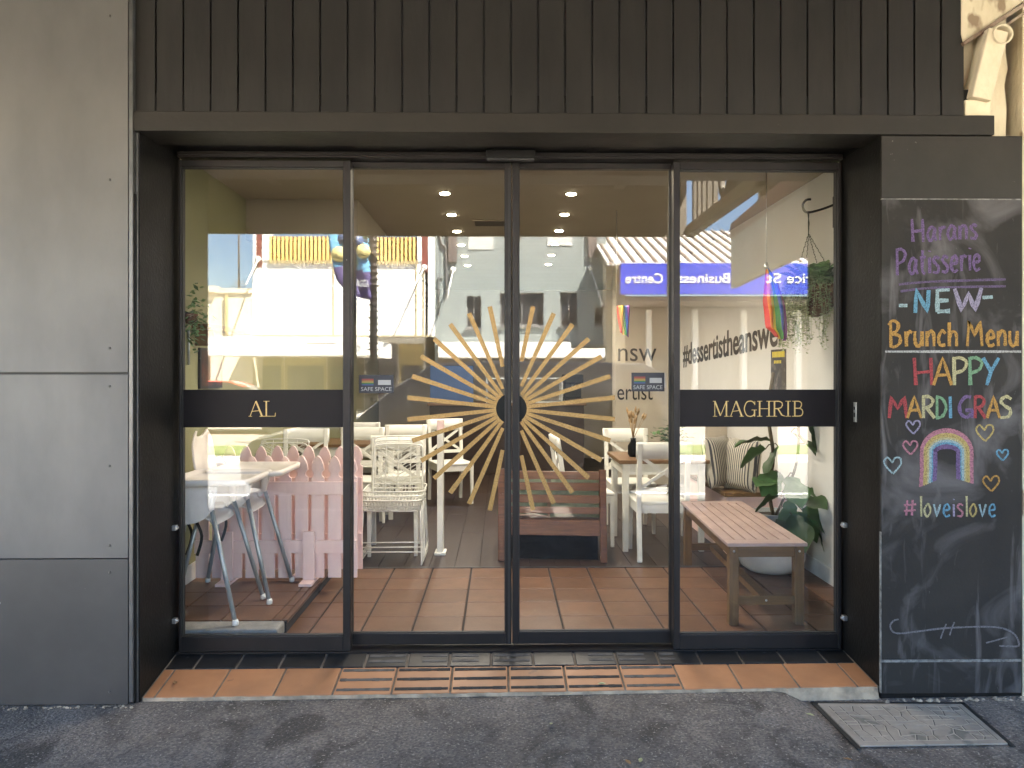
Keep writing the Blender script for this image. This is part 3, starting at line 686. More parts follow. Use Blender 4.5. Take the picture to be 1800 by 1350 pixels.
HW = {
 'H': (.72, 0, [[(0, 1), (.06, 0)], [(.6, 1), (.64, 0)], [(.04, .45), (.62, .5)]]),
 'A': (.70, 0, [[(0, 0), (.32, 1), (.64, 0)], [(.12, .36), (.55, .38)]]),
 'P': (.62, 1, [[(.06, 1), (.08, 0)], [(.0, .96), (.3, 1), (.54, .84), (.42, .56), (.08, .44)]]),
 'Y': (.62, 0, [[(0, 1), (.3, .5)], [(.6, 1), (.3, .5), (.14, 0)]]),
 'M': (.84, 0, [[(0, 0), (.1, 1), (.38, .42), (.68, 1), (.78, 0)]]),
 'R': (.66, 1, [[(.06, 1), (.06, 0)], [(.0, .97), (.3, 1), (.5, .82), (.38, .56), (.08, .48)], [(.2, .5), (.58, 0)]]),
 'D': (.62, 1, [[(.06, 1), (.06, 0)], [(0, .98), (.32, .9), (.52, .5), (.34, .1), (0, 0)]]),
 'I': (.22, 0, [[(.06, 1), (.08, 0)]]),
 'G': (.76, 1, [[(.6, .96), (.34, .98), (.08, .62), (.14, .2), (.42, .04), (.58, .22)], [(.34, .36), (.68, .38)], [(.68, .38), (.64, 0)]]),
 'S': (.58, 1, [[(.52, .88), (.28, 1), (.05, .8), (.22, .58), (.48, .38), (.40, .08), (.04, .02)]]),
 'N': (.7, 0, [[(.02, 0), (.06, 1), (.52, .05), (.56, 1)]]),
 'E': (.62, 0, [[(.06, 1), (.06, 0)], [(.06, .97), (.55, 1)], [(.06, .5), (.5, .52)], [(.06, .03), (.56, .05)]]),
 'W': (.9, 0, [[(0, 1), (.22, .05), (.44, .8), (.64, .05), (.84, 1.05)]]),
 'B': (.72, 1, [[(.10, 1.02), (.12, 0)], [(0, .85), (.2, 1.03), (.5, .9), (.42, .62), (.12, .5)], [(.12, .5), (.56, .42), (.58, .14), (.3, -.02), (.06, .04)]]),
 'a': (.56, 1, [[(.42, .54), (.22, .62), (.03, .32), (.14, .03), (.32, .12), (.44, .56)], [(.44, .58), (.43, .2), (.54, .02)]]),
 'r': (.40, 1, [[(.05, .6), (.08, 0)], [(.08, .35), (.2, .58), (.38, .54)]]),
 'n': (.52, 1, [[(.04, .6), (.06, 0)], [(.06, .36), (.22, .6), (.4, .5), (.42, 0)]]),
 's': (.44, 1, [[(.38, .54), (.2, .62), (.05, .48), (.2, .34), (.36, .2), (.28, .02), (.02, .04)]]),
 't': (.40, 1, [[(.16, .9), (.14, .15), (.3, .0)], [(.0, .6), (.34, .64)]]),
 'i': (.22, 1, [[(.08, .6), (.1, 0)], [(.08, .82), (.1, .86)]]),
 'e': (.48, 1, [[(.06, .3), (.38, .36), (.3, .6), (.1, .5), (.05, .2), (.2, .0), (.42, .08)]]),
 'u': (.52, 1, [[(.04, .6), (.05, .2), (.18, .0), (.38, .16), (.42, .6)], [(.42, .6), (.44, 0)]]),
 'c': (.46, 1, [[(.4, .5), (.24, .62), (.05, .36), (.12, .06), (.4, .06)]]),
 'h': (.54, 1, [[(.06, .95), (.06, 0)], [(.06, .34), (.22, .58), (.42, .48), (.44, 0)]]),
 'l': (.2, 0, [[(.08, 1), (.1, 0)]]),
 'o': (.5, 1, [[(.22, .6), (.04, .32), (.2, .0), (.42, .26), (.32, .58), (.2, .6)]]),
 'v': (.48, 0, [[(.02, .6), (.2, 0), (.42, .6)]]),
 '#': (.8, 0, [[(.2, .8), (.14, .05)], [(.52, .82), (.48, .05)], [(.0, .55), (.74, .6)], [(0, .27), (.7, .32)]]),
 '-': (.36, 0, [[(.02, .4), (.32, .42)]]), ' ': (.3, 0, [])}
STK = [0]
def chalk_word(text, x0, yb0, x1, yb1, cap, cols, wpx, name="chalk_lettering", spans=None):
    b = MB(); names = []; tot = sum(HW[c][0] for c in text) - 0.06; x = x0; cx = 0
    s = (DCAM + YC) / F
    for k, ch in enumerate(text):
        wdt, sm, sts = HW[ch]
        if spans: xs, kx = spans[k][0], (spans[k][1] - spans[k][0]) / max(0.12, wdt - 0.1)
        else: kx = (x1 - x0) / tot; xs = x0 + cx * kx
        kx2 = kx * (0.84 if not spans else 1.0); cx += wdt; yb = yb0 + (yb1 - yb0) * (xs - x0) / max(1, x1 - x0)
        cn = cols[k % len(cols)] if isinstance(cols, list) else cols
        if cn not in names: names.append(cn)
        b.cur = names.index(cn)
        for st in sts:
            STK[0] += 1; o = 0.0004 + 0.00013 * (STK[0] % 11)
            pts = [C(xs + px * kx2, yb - py * cap, o) for px, py in st]
            pts = smooth_pts(pts, 5) if sm else [Vector(pts[0])] + [q for i in range(len(pts) - 1) for q in [pts[i].lerp(pts[i + 1], t) for t in (.33, .66, 1)]]
            b.ribbon(pts, (0, -1, 0), wpx * s * 0.84, 0.0005, 0.26)
    return b.build(name, [CH[c] for c in names], cb)
def chalk_line(pts, col, wpx, sm=True, name="chalk_drawing"):
    b = MB(); STK[0] += 1; o = 0.0004 + 0.00013 * (STK[0] % 11)
    q = [C(x, y, o) for x, y in pts]; b.ribbon(smooth_pts(q, 6) if sm and len(q) > 2 else [q[0].lerp(q[-1], i / 12) for i in range(13)], (0, -1, 0), wpx * (DCAM + YC) / F, 0.0005, 0.18)
    return b.build(name, CH[col], cb)
chalk_word("Harans", 1603, 425, 1719, 419, 40, "purple", 6)
chalk_word("Patisserie", 1575, 484, 1725, 474, 46, "purple", 6)
chalk_line([(1580, 500), (1640, 495), (1768, 491)], "fadedp", 4); chalk_line([(1583, 512), (1640, 506), (1768, 503)], "fadedp", 4)
chalk_word("NEW", 1608, 550, 1722, 546, 40, ["blue", "paleblue", "lilac"], 9, spans=[(1608, 1634), (1645, 1668), (1678, 1723)])
chalk_line([(1580, 537), (1595, 537)], "paleblue", 6); chalk_line([(1727, 523), (1745, 522)], "paleblue", 6)
chalk_word("Brunch Menu", 1562, 609, 1792, 608, 44, "orange", 6.6)
chalk_line([(1556, 618), (1795, 618)], "white", 4, False)
chalk_word("HAPPY", 0, 677, 1, 677, 48, ["red", "orange", "cream", "green", "blue"], 7, spans=[(1607, 1637), (1641, 1671), (1674, 1698), (1702, 1725), (1728, 1752)])
chalk_word("MARDIGRAS", 0, 735, 1, 735, 38, ["red", "orange", "cream", "green", "blue", "purple", "red", "orange", "cream"], 6.5,
           spans=[(1563, 1592), (1595, 1618), (1621, 1642), (1645, 1663), (1667, 1673), (1684, 1709), (1712, 1732), (1735, 1756), (1757, 1776)])
for hx, hy, hs, col in ((1605, 750, 24, "lilac"), (1600, 786, 25, "pink"), (1569, 817, 30, "paleblue"), (1731, 760, 30, "yellow"), (1762, 799, 20, "blue"), (1742, 849, 28, "orange")):
    k = hs / 2
    chalk_line([(hx, hy + k * 1.0), (hx - k * .75, hy + k * .2), (hx - k, hy - k * .4), (hx - k * .6, hy - k * .85), (hx - k * .1, hy - k * .35), (hx, hy - k * .3), (hx + k * .3, hy - k * .8), (hx + k * .85, hy - k * .8), (hx + k, hy - k * .2), (hx + k * .6, hy + k * .45), (hx + k * .05, hy + k * 1.05)], col, 3)
for i, col in enumerate(("pink", "pink", "yellow", "yellow", "cream", "paleblue", "blue", "purple", "purple")):
    hwid = 45 - i * 3.3; top = 755 + i * 4.0; sh = 795
    arc = [(1664 - hwid - 1.5, 856 - i * 1.4), (1664 - hwid, 825)] + [(1664 - hwid * math.cos(math.pi * j / 10), sh - (sh - top) * math.sin(math.pi * j / 10)) for j in range(11)] + [(1664 + hwid, 822), (1664 + hwid + .5, 850 - i * 1.0)]
    chalk_line(arc, col, 4.2)
chalk_word("#loveislove", 1589, 908, 1752, 908, 36, ["pink", "cream", "cream", "paleblue", "blue", "lilac", "pink", "cream", "yellow", "paleblue", "blue"], 4)
sw = [(598, 565), (570, 575), (554, 602), (570, 632), (610, 640), (700, 630), (850, 612), (1050, 605), (1150, 614), (1210, 645), (1232, 690), (1222, 708), (1130, 706)]
chalk_line([(x / 3 + 1380, y / 3 + 900) for x, y in sw], "grey", 3)
for q in (((850, 590), (835, 625), (820, 668)), ((893, 580), (880, 612), (868, 650)), ((1060, 690), (1100, 680), (1170, 660))):
    chalk_line([(x / 3 + 1380, y / 3 + 900) for x, y in q], "grey", 2.5)

# ------------------------------------------------------------------ old timber and downpipe at top right
YP = YO + 0.04
oldw = thing("old_wall", "cream painted old timber wall peeling above the chalkboard", "wall", (2.5, YP, 2.6))
def prism_px(b, pts, Y, d): b.prism([P(x, y, Y) for x, y in pts], (0, d, 0))
b = MB(); prism_px(b, [(1690, -60), (1745, -60), (1745, 240), (1690, 240)][::-1], YP + 0.02, 0.05); b.build("back_panel", m_cream, oldw)
b = MB(); prism_px(b, [(1738, 20), (1770, 20), (1768, 90), (1772, 120), (1766, 150), (1770, 190), (1768, 240), (1738, 240)][::-1], YP + 0.005, 0.04); b.build("timber_stud", m_cream, oldw, 0.003)
b = MB(); prism_px(b, [(1772, -60), (1800, -60), (1800, 240), (1772, 240)][::-1], YP + 0.10, 0.03); b.build("dark_cavity", mat("dark_cavity", (0.035, 0.026, 0.018), (0.10, 0.075, 0.05), 0.95, scale=14, bump=0.8, lo=0.5, hi=0.8), oldw)
b = MB(); prism_px(b, [(1786, -60), (1797, -60), (1797, 240), (1791, 240)][::-1], YP + 0.0, 0.05); b.build("edge_strip", m_trim, oldw, 0.002)
b = MB(); prism_px(b, [(1797.5, -60), (1960, -60), (1960, 1300), (1797.5, 1300)][::-1], YO - 0.004, 0.2); b.build("cream_pier", m_cream, oldw, 0.003)
b = MB(); prism_px(b, [(1690, -60), (1800, -60), (1800, 2), (1694, 76), (1690, 60)][::-1], YP - 0.05, 0.05); b.build("soffit_board", m_cream, oldw, 0.003)
b = MB(); b.beam(P(1692, 78, YP - 0.055), P(1806, 4, YP - 0.055), 0.02, 0.018); b.beam(P(1735, 66, YP - 0.058), P(1808, 18, YP - 0.058), 0.02, 0.012); b.build("rafter_edge", m_rust, oldw, 0.002)
pipe = thing("downpipe_elbow", "peeling cream square downpipe with an open round mouth at top right", "pipe", P(1720, 190, YP - 0.06))
b = MB(); a, c = P(1746, 58, YP - 0.06), P(1716, 178, YP - 0.04); b.beam(a, c, 0.095, 0.09, (0, 1, 0)); b.build("pipe_body", m_cream, pipe, 0.006)
b = MB(); prism_px(b, [(1697, 175), (1742, 176), (1741, 204), (1697, 204)][::-1], YP - 0.052, 0.06); b.build("pipe_shoe", m_cream, pipe, 0.004)
b = MB(); cc = P(1761, 61, YP - 0.10); b.lathe([(0.040, 0.09), (0.047, 0.09), (0.047, -0.012), (0.041, -0.012), (0.038, 0.0), (0.037, 0.088)], cc, 24, 'Y'); b.build("round_mouth", m_cream, pipe)
b = MB(); b.lathe([(0.037, 0.06), (0.037, 0.085)], cc, 20, 'Y'); b.build("pipe_inside", mat("pipe_inner_shade", (0.05, 0.038, 0.026), (0.16, 0.12, 0.08), 0.95, scale=20), pipe)  # dark disc paints the shade inside the open pipe

# ------------------------------------------------------------------ pit cover and litter
pit = thing("pit_cover", "grey concrete utility pit lid with a crazy paving pattern in the footpath", "pit lid", (1.75, -0.75, gz(1.75)))
m_lid = mat("pit_lid_concrete", (0.2805, 0.2448, 0.1968), (0.2040, 0.1784, 0.1476), 0.8, scale=5, bump=0.4, bscale=90, speck=((0.13, 0.12, 0.10), 7, 0.58))
q = [PZ(1437, 1239, gz(1.45)), PZ(1690, 1240, gz(2.1)), PZ(1772, 1310, gz(2.05)), PZ(1512, 1314, gz(1.45))]
def lidp(u, v, h): 
    p = (q[3].lerp(q[2], u)).lerp(q[0].lerp(q[1], u), v); return Vector((p.x, p.y, gz(p.x) + h))
b = MB(); b.prism([lidp(u, v, 0.000) for u, v in ((0, 0), (1, 0), (1, 1), (0, 1))], (0, 0, 0.008)); b.build("lid", m_lid, pit, 0.003)
m_lidw = mat("lid_groove", (0.3680, 0.3198, 0.2574), (0.2400, 0.2106, 0.1716), 0.8, scale=20)
m_lidd = mat("lid_groove_dirt", (0.05, 0.046, 0.04), None, 0.9)
b = MB(); bd = MB(); rnd = random.Random(4); k_ = 0
NX, NY = 12, 7
jit = {(i, j): (0.05 + 0.9 * (i + rnd.uniform(-.3, .3) * (0 < i < NX)) / NX, 0.08 + 0.84 * (j + rnd.uniform(-.3, .3) * (0 < j < NY)) / NY) for i in range(NX + 1) for j in range(NY + 1)}
for i in range(NX + 1):
    for j in range(NY + 1):
        for di, dj in ((1, 0), (0, 1)):
            if (i + di, j + dj) in jit and (rnd.random() < 0.82 or i in (0, NX) or j in (0, NY)):
                a, c = jit[(i, j)], jit[(i + di, j + dj)]; k_ += 1
                h = 0.0082 + 0.00008 * (k_ % 7)
                b.ribbon([lidp(*a, h), lidp(*c, h)], (0, 0, 1), 0.0045, 0.0012, 0)
                if dj: b.cur = 1; b.ribbon([lidp(a[0] + .007, a[1], h - .0003), lidp(c[0] + .007, c[1], h - .0003)], (0, 0, 1), 0.004, 0.0005, 0); b.cur = 0
b.build("raised_pattern", [m_lidw, m_lidd], pit)
b = MB()
for u0, u1, v0, v1 in ((-.035, -.005, -.05, 1.05), (1.005, 1.035, -.05, 1.05), (-.035, 1.035, 1.01, 1.06)):
    b.prism([lidp(u, v, 0.0005) for u, v in ((u0, v0), (u1, v0), (u1, v1), (u0, v1))], (0, 0, 0.004))
b.build("frame_gap", m_rub, pit)
m_crumb = mat("old_mortar", (0.4080, 0.3360, 0.2400), (0.1800, 0.1440, 0.1080), 0.95, scale=18, bump=0.9, bscale=50)
def rubble(xa, xb, n, y, zoff, s0, s1, seed, name, label):
    b = MB(); rr = random.Random(seed)
    for i in range(n):
        x = rr.uniform(xa, xb); s = rr.uniform(s0, s1); c = Vector((x, y - rr.uniform(0, 0.03), gz(x) + zoff + s * .3))
        v = [c + Vector((dx * s * rr.uniform(.6, 1.6), dy * s * rr.uniform(.5, 1), dz * s * rr.uniform(.4, .8))) for dx, dy, dz in ((1, 0, 0), (-1, 0, 0), (0, 1, 0), (0, -1, 0), (0, 0, 1), (0, 0, -1))]
        b.add(v, [(0, 2, 4), (2, 1, 4), (1, 3, 4), (3, 0, 4), (2, 0, 5), (1, 2, 5), (3, 1, 5), (0, 3, 5)])
    o = b.build(name, m_crumb); o["kind"] = "stuff"; o["label"] = label; o["category"] = "debris"
rubble(-3.4, OXL, 150, YW - 0.012, 0.002, 0.002, 0.010, 1, "wall_debris", "crumbs and dry debris along the foot of the grey wall")
rubble(OXR, 2.5, 60, YO - 0.02, 0.0, 0.004, 0.016, 2, "mortar_rubble", "broken mortar under the chalkboard by the pit lid")
def leaf_mesh(b, c, s, rz, tilt=0.3):
    M_ = Matrix.Translation(c) @ Matrix.Rotation(rz, 4, 'Z') @ Matrix.Rotation(tilt, 4, 'X')
    out = [(0, -1, .0), (.35, -.5, .12), (.45, .1, .2), (.2, .7, .15), (0, 1.1, .3), (-.2, .7, .18), (-.45, .1, .22), (-.35, -.5, .1)]
    vs = [M_ @ (Vector(p) * s) for p in out] + [M_ @ (Vector((0, 0, -.02)) * s)]
    b.add(vs, [(i, (i + 1) % 8, 8) for i in range(8)], False)
    b.add([v - Vector((0, 0, .0012)) for v in vs], [((i + 1) % 8, i, 8) for i in range(8)], False)
LV = [(348, 1145, 'd', "brown dry leaf lying on the black tiles at the left window", 0.030), (308, 1203, 's', "small dark leaf on the leftmost terracotta tile", 0.016), (1058, 1207, 'p', "pale green leaf on the terracotta tiles right of centre", 0.016),
      (1424, 1253, 'p', "pale leaf beside the pit lid corner", 0.014), (1590, 1346, 'p', "yellowish leaf on the asphalt below the pit lid", 0.022), (969, 1276, 'p', "tiny pale leaf on the asphalt before the doors", 0.012),
      (1126, 1342, 'p', "pale leaf scrap at the front of the asphalt", 0.014), (1104, 1345, 'd', "brown leaf scrap at the front of the asphalt", 0.014), (1490, 1339, 'd', "dry leaf scrap left of the yellowish leaf", 0.012)]
for px, py, k, lab, s in LV:
    if py < 1225: p = PZ(px, py, -0.02 if py < 1170 else -0.055); p.z = stz(p.x, p.y) + 0.006
    else: p = PZ(px, py, -0.07); p.z = gz(p.x) + 0.009
    b = MB(); leaf_mesh(b, p, s * 1.35, random.uniform(0, 6), random.uniform(-.15, .15)); tag(b.build("fallen_leaf", m_leafpale if k == 'p' else m_leafdry), lab, "leaf", "fallen leaves on the step and asphalt")
# ------------------------------------------------------------------ indoors: lights and vent in the ceiling
ZC = 2.851
dl_x = [P(782, 339, 0).x, P(1004, 339, 0).x]
def at_ceil(px, py): return PZ(px, py, ZC)
spots = []
for side, seq in (("left", [(782, 339), (793, 375), (803, 406)]), ("right", [(1004, 340), (992, 376), (983, 405)])):
    pts = [at_ceil(*q) for q in seq]; st_ = (pts[2] - pts[0]) / 2
    for k in range(-1, 6): spots.append((side, k, pts[0] + st_ * k))  # foremost pair is unseen, added to brighten the area behind the glass
ordn = ["first lit", "second", "third", "fourth", "fifth", "farthest", "added unseen front"]
for side, k, p in spots:
    t = thing("downlight", f"{ordn[k]} round ceiling downlight in the {side} row", "downlight", (p.x, p.y, ZC), "ceiling downlights in two rows")
    b = MB(); b.lathe([(0.030, -0.001), (0.045, -0.005), (0.047, 0.0)], (p.x, p.y, ZC - 0.001), 24); b.build("trim_ring", m_skirt, t)
    b = MB(); b.lathe([(0.037, -0.0095), (0.037, -0.0062)], (p.x, p.y, ZC), 20); b.build("lamp_lens", m_lampo, t)
    ld = bpy.data.lights.new("downlight_lamp", 'SPOT'); ld.energy = LAMP * (7 if k < 0 else 4); ld.spot_size = R(150); ld.spot_blend = 0.6; ld.color = (1, 0.90, 0.76); ld.shadow_soft_size = 0.05
    lo = bpy.data.objects.new("lamp", ld); COL.objects.link(lo); lo.parent = t; lo.location = (0, 0, -0.02)
p = at_ceil(866, 391); vt = thing("ceiling_vent", "dark slotted air vent in the ceiling beside the left downlights", "vent", (p.x, p.y, ZC))
b = MB(); b.box(p.x - .19, p.x + .19, p.y - .13, p.y + .13, ZC - .012, ZC - .001); b.build("frame", m_ceil, vt, .003)
b = MB()
for i in range(6): b.box(p.x - .165, p.x + .165, p.y - .11 + i * .04, p.y - .09 + i * .04, ZC - .0145, ZC - .0122)
b.build("slots", m_dark, vt)

# ------------------------------------------------------------------ white cross back chairs and tables
def make_chair(label):
    t = thing("dining_chair", label, "chair", (0, 0, 0), "white cross back chairs")
    t["_o"] = [0, 0, 0]
    b = MB(); b.box(-.205, .205, -.215, .20, .430, .455); b.build("seat", m_chair, t, .008)
    b = MB(); b.box(-.18, .18, -.205, -.185, .365, .4295); b.box(-.18, .18, .185, .2, .365, .4295); b.box(-.2, -.182, -.18, .18, .365, .4295); b.box(.182, .2, -.18, .18, .365, .4295); b.build("apron", m_chair, t, .002)
    for s in (-1, 1):
        b = MB(); b.beam((s * .182, -.192, .4295), (s * .182, -.20, 0), .038, .038, (0, 1, 0), .72); b.build("leg", m_chair, t, .003)
        b = MB(); pts = [(s * .186, .245, 0), (s * .186, .205, .40), (s * .186, .212, .56), (s * .186, .262, .91)]
        for a, c in zip(pts[:-1], pts[1:]): b.beam(a, c, .036, .036, (0, 1, 0))
        b.build("rear_leg", m_chair, t, .003)
    b = MB()
    def tr(u, v):
        x = -.215 + .43 * u; return Vector((x, .236 + .026 * v - .012 * (1 - (2 * u - 1) ** 2) * -1, .79 + .125 * v))
    b.grid(tr, 10, 2); o = b.build("top_rail", m_chair, t); m = o.modifiers.new("thick", 'SOLIDIFY'); m.thickness = .022; m.offset = 0
    b = MB(); b.beam((-.17, .215, .565), (.17, .246, .80), .026, .016, (0, 1, 0)); b.beam((.17, .219, .565), (-.17, .25, .80), .026, .016, (0, 1, 0)); b.build("cross_brace", m_chair, t)
    b = MB(); b.box(-.17, .17, .200, .220, .53, .565); b.build("lower_rail", m_chair, t, .003)
    return t
cz = 0.0005
ch0 = make_chair("white cross back chair with its back to the glass at the right oak table"); ch0.location = (1.255, 2.07, cz); ch0.rotation_euler = (0, 0, math.pi)
for x, y, a, lab in ((1.2, 3.05, 0, "white chair on the far side of the right oak table"), (0.72, 2.5, R(95), "white chair at the left end of the right oak table"),
                     (-0.86, 2.24, R(4), "white chair behind the stack of wire chairs"), (-1.82, 3.05, R(5), "white chair nearest the green wall behind the picket fence"), (-1.36, 3.25, R(-4), "second white chair from the green wall behind the fence"),
                     (-0.95, 3.6, R(3), "white chair farther back behind the wire chairs"), (-1.5, 4.5, math.pi, "white chair on the far side of the left oak table"), (-0.55, 4.6, R(20), "white chair farthest back on the left side")):
    dup(ch0, (x, y, cz), a, lab)
def make_table(name, label, x0, x1, y0, y1, h, top, leg, cat="table"):
    t = thing(name, label, cat, ((x0 + x1) / 2, (y0 + y1) / 2, 0))
    b = MB(); b.box(x0 - .03, x1 + .03, y0 - .03, y1 + .03, h - .03, h); b.build("tabletop", top, t, .005)
    b = MB(); z0, z1 = h - .12, h - .0305
    b.box(x0 + .03, x1 - .03, y0 + .005, y0 + .025, z0, z1); b.box(x0 + .03, x1 - .03, y1 - .025, y1 - .005, z0, z1); b.box(x0 + .005, x0 + .025, y0 + .03, y1 - .03, z0, z1); b.box(x1 - .025, x1 - .005, y0 + .03, y1 - .03, z0, z1); b.build("apron", leg, t, .002)
    for x in (x0, x1 - .055):
        for y in (y0, y1 - .055):
            b = MB(); b.beam((x + .0275, y + .0275, h - .0305), (x + .0275, y + .0275, 0.0005), .055, .055, (0, 1, 0), .75); b.build("leg", leg, t, .003)
    return t
make_table("dining_table", "oak topped white table at right with dried grass in a vase", .99, 1.66, 2.15, 2.80, .745, m_twood, m_chair)
make_table("dining_table", "oak topped white table at left behind the picket fence", -1.95, -1.05, 3.55, 4.25, .745, m_twood, m_chair)
# tall white post beside the aisle
bt = thing("timber_post", "tall square white post with a pink top standing left of the sunburst", "post", (-.47, 2.14, 0))
b = MB(); b.box(-.50, -.452, 2.08, 2.20, .0006, .99); b.build("shaft", m_chair, bt, .004)
b = MB(); b.box(-.502, -.450, 2.078, 2.202, .9905, 1.075); b.build("pink_cap", m_pink, bt, .004)
b = MB(); b.box(-.52, -.432, 2.06, 2.22, .0006, .02); b.build("foot_plate", m_chair, bt, .003)

# ------------------------------------------------------------------ wire chairs
def make_wire(label):
    t = thing("wire_chair", label, "chair", (0, 0, 0), "stacked white wire chairs"); t["_o"] = [0, 0, 0]
    b = MB(); W2, D2, r = .235, .22, .006
    def rr(w_, d_, z, rad=.07, tilt=0.0, yo=0):
        pts = []
        for cx, cy_, a0 in ((w_ - rad, d_ - rad, 0), (-w_ + rad, d_ - rad, 90), (-w_ + rad, -d_ + rad, 180), (w_ - rad, -d_ + rad, 270)):
            for k in range(5):
                a = R(a0 + 22.5 * k); y = cy_ + rad * math.sin(a); pts.append((cx + rad * math.cos(a), y + yo, z + tilt * (y + d_)))
        return pts
    top = rr(W2, D2, .485); bot = rr(W2 - .025, D2 - .02, .405)
    b.tube(top, r, 6, closed=True); b.tube(bot, r, 6, closed=True); b.tube(rr(W2 - .01, D2 - .008, .445), .003, 5, closed=True); b.build("seat_frame", m_wire, t)
    b = MB()
    def per(pts, n):
        L = [Vector(p) for p in pts] + [Vector(pts[0])]; acc = [0]
        for i in range(len(L) - 1): acc.append(acc[-1] + (L[i + 1] - L[i]).length)
        out = []
        for k in range(n):
            s = acc[-1] * k / n; i = max(j for j in range(len(acc)) if acc[j] <= s); i = min(i, len(L) - 2)
            out.append(L[i].lerp(L[i + 1], (s - acc[i]) / max(1e-6, acc[i + 1] - acc[i])))
        return out
    for a, c in zip(per(top, 64), per(bot, 64)): b.tube([a, c], .0034, 4, False)
    for k in range(13): x = -.19 + .38 * k / 12; b.tube([(x, -.19, .405), (x, .19, .405)], .0034, 4, False)
    for k in range(11): y = -.18 + .36 * k / 10; b.tube([(-.2, y, .4045), (.2, y, .4045)], .0034, 4, False)
    b.build("seat_wires", m_wire, t)
    b = MB(); fr = [(-.2, .20, .42), (-.2, .235, .62), (-.195, .27, .80), (-.16, .285, .86), (.16, .285, .86), (.195, .27, .80), (.2, .235, .62), (.2, .20, .42)]
    b.tube(smooth_pts(fr, 4), r, 6); b.build("back_frame", m_wire, t)
    b = MB()
    def yb(z): return .2 + (z - .42) * .19
    for k in range(6):
        z = .50 + k * .058
        for s in (-1, 1):
            z2 = min(z + .11, .85); b.tube([(0, yb(z), z), (s * .19, yb(z2), z2)], .0024, 4, False)
    b.tube([(0, .2, .42), (0, .285, .86)], .003, 4, False)
    for s in (-.1, .1): b.tube([(s, .2, .42), (s, .284, .86)], .0024, 4, False)
    b.build("back_wires", m_wire, t)
    for s in (-1, 1):
        b = MB(); x = s * .225
        b.tube(smooth_pts([(x, -.17, .41), (x + s * .012, -.21, .10), (x + s * .014, -.225, .02), (x + s * .014, -.19, .007), (x + s * .014, .2, .007), (x + s * .014, .235, .02), (x + s * .01, .20, .14), (x, .15, .41)], 4), r, 6); b.build("leg_loop", m_wire, t)
    b = MB(); b.tube([(-.237, -.214, .10), (.237, -.214, .10)], .005, 6); b.build("front_bar", m_wire, t)
    return t
wc = make_wire("lowest white wire chair of the stack beside the pink fence")
wx, wy = P(692, 900, 1.97).x, 1.97
wc.location = (wx, wy, 0.0005)
for k, lab in ((1, "middle white wire chair of the stack beside the pink fence"), (2, "topmost white wire chair of the stack beside the pink fence")):
    dup(wc, (wx + .004 * k, wy + .028 * k, .0005 + .030 * k), R(1.2 * k), lab)
wx2 = P(478, 800, 2.1).x
for k, lab in ((0, "lowest white wire chair of the stack behind the fence by the green wall"), (1, "topmost white wire chair of the stack behind the fence by the green wall")):
    dup(wc, (wx2 + .02 * k, 2.1 + .03 * k, .0005 + .03 * k), R(-3 + 3 * k), lab)

# ------------------------------------------------------------------ pink picket fences
def picket_fence(label, x0, n, Y, z0, h, w_, pitch_, feet, rails=True):
    t = thing("picket_fence", label, "fence", (x0 + n * pitch_ / 2, Y, z0), "pink picket fence panels")
    for i in range(n):
        x = x0 + i * pitch_ + random.uniform(-.002, .002); hw = w_ / 2; zb = z0 + .024
        H = h + random.uniform(-.004, .004)
        pr = [(-hw, 0), (hw, 0), (hw, H - .142), (hw * .85, H - .139), (hw * .66, H - .131), (hw * .60, H - .120), (hw * .66, H - .109), (hw * .85, H - .101), (hw, H - .095), (hw * .94, H - .07), (hw * .72, H - .038), (hw * .36, H - .010), (0, H)]
        pr = pr + [(-a, c) for a, c in pr[::-1][1:-2]]
        b = MB(); b.prism([(x + a, Y, zb + c) for a, c in pr], (0, .018, 0)); b.build("picket", m_pink, t, .002)
    xa, xb = x0 - w_ / 2, x0 + (n - 1) * pitch_ + w_ / 2
    for zr in (.19, .575):
        b = MB(); b.box(xa, xb, Y - .0205, Y - .0005, z0 + zr, z0 + zr + .085); b.build("rail", m_pink, t, .002)
    for px in feet:
        b = MB(); b.box(px - .038, px + .038, Y - .042, Y - .021, z0 + .02, z0 + .335); sp = b.build("stand_post", m_pink, t, .002)
        b = MB(); b.box(px - .042, px + .042, Y - .135, Y + .13, z0 + .001, z0 + .0195); b.build("stand_foot", m_pink, sp, .002)
    return t
YF = 1.06
fx1 = P(627, 900, YF).x - .04
picket_fence("front pink picket fence panel on two stands behind the high chairs", fx1 - 9 * .1085, 10, YF, 0.071, .805, .086, .1085, (P(545, 1000, YF).x, P(402, 1000, YF).x))
fx2 = P(636, 900, 1.28).x - .04
picket_fence("second pink picket fence panel standing just behind the front one", fx2 - 8 * .1085, 9, 1.28, 0.071, .85, .086, .1085, (-1.35,))

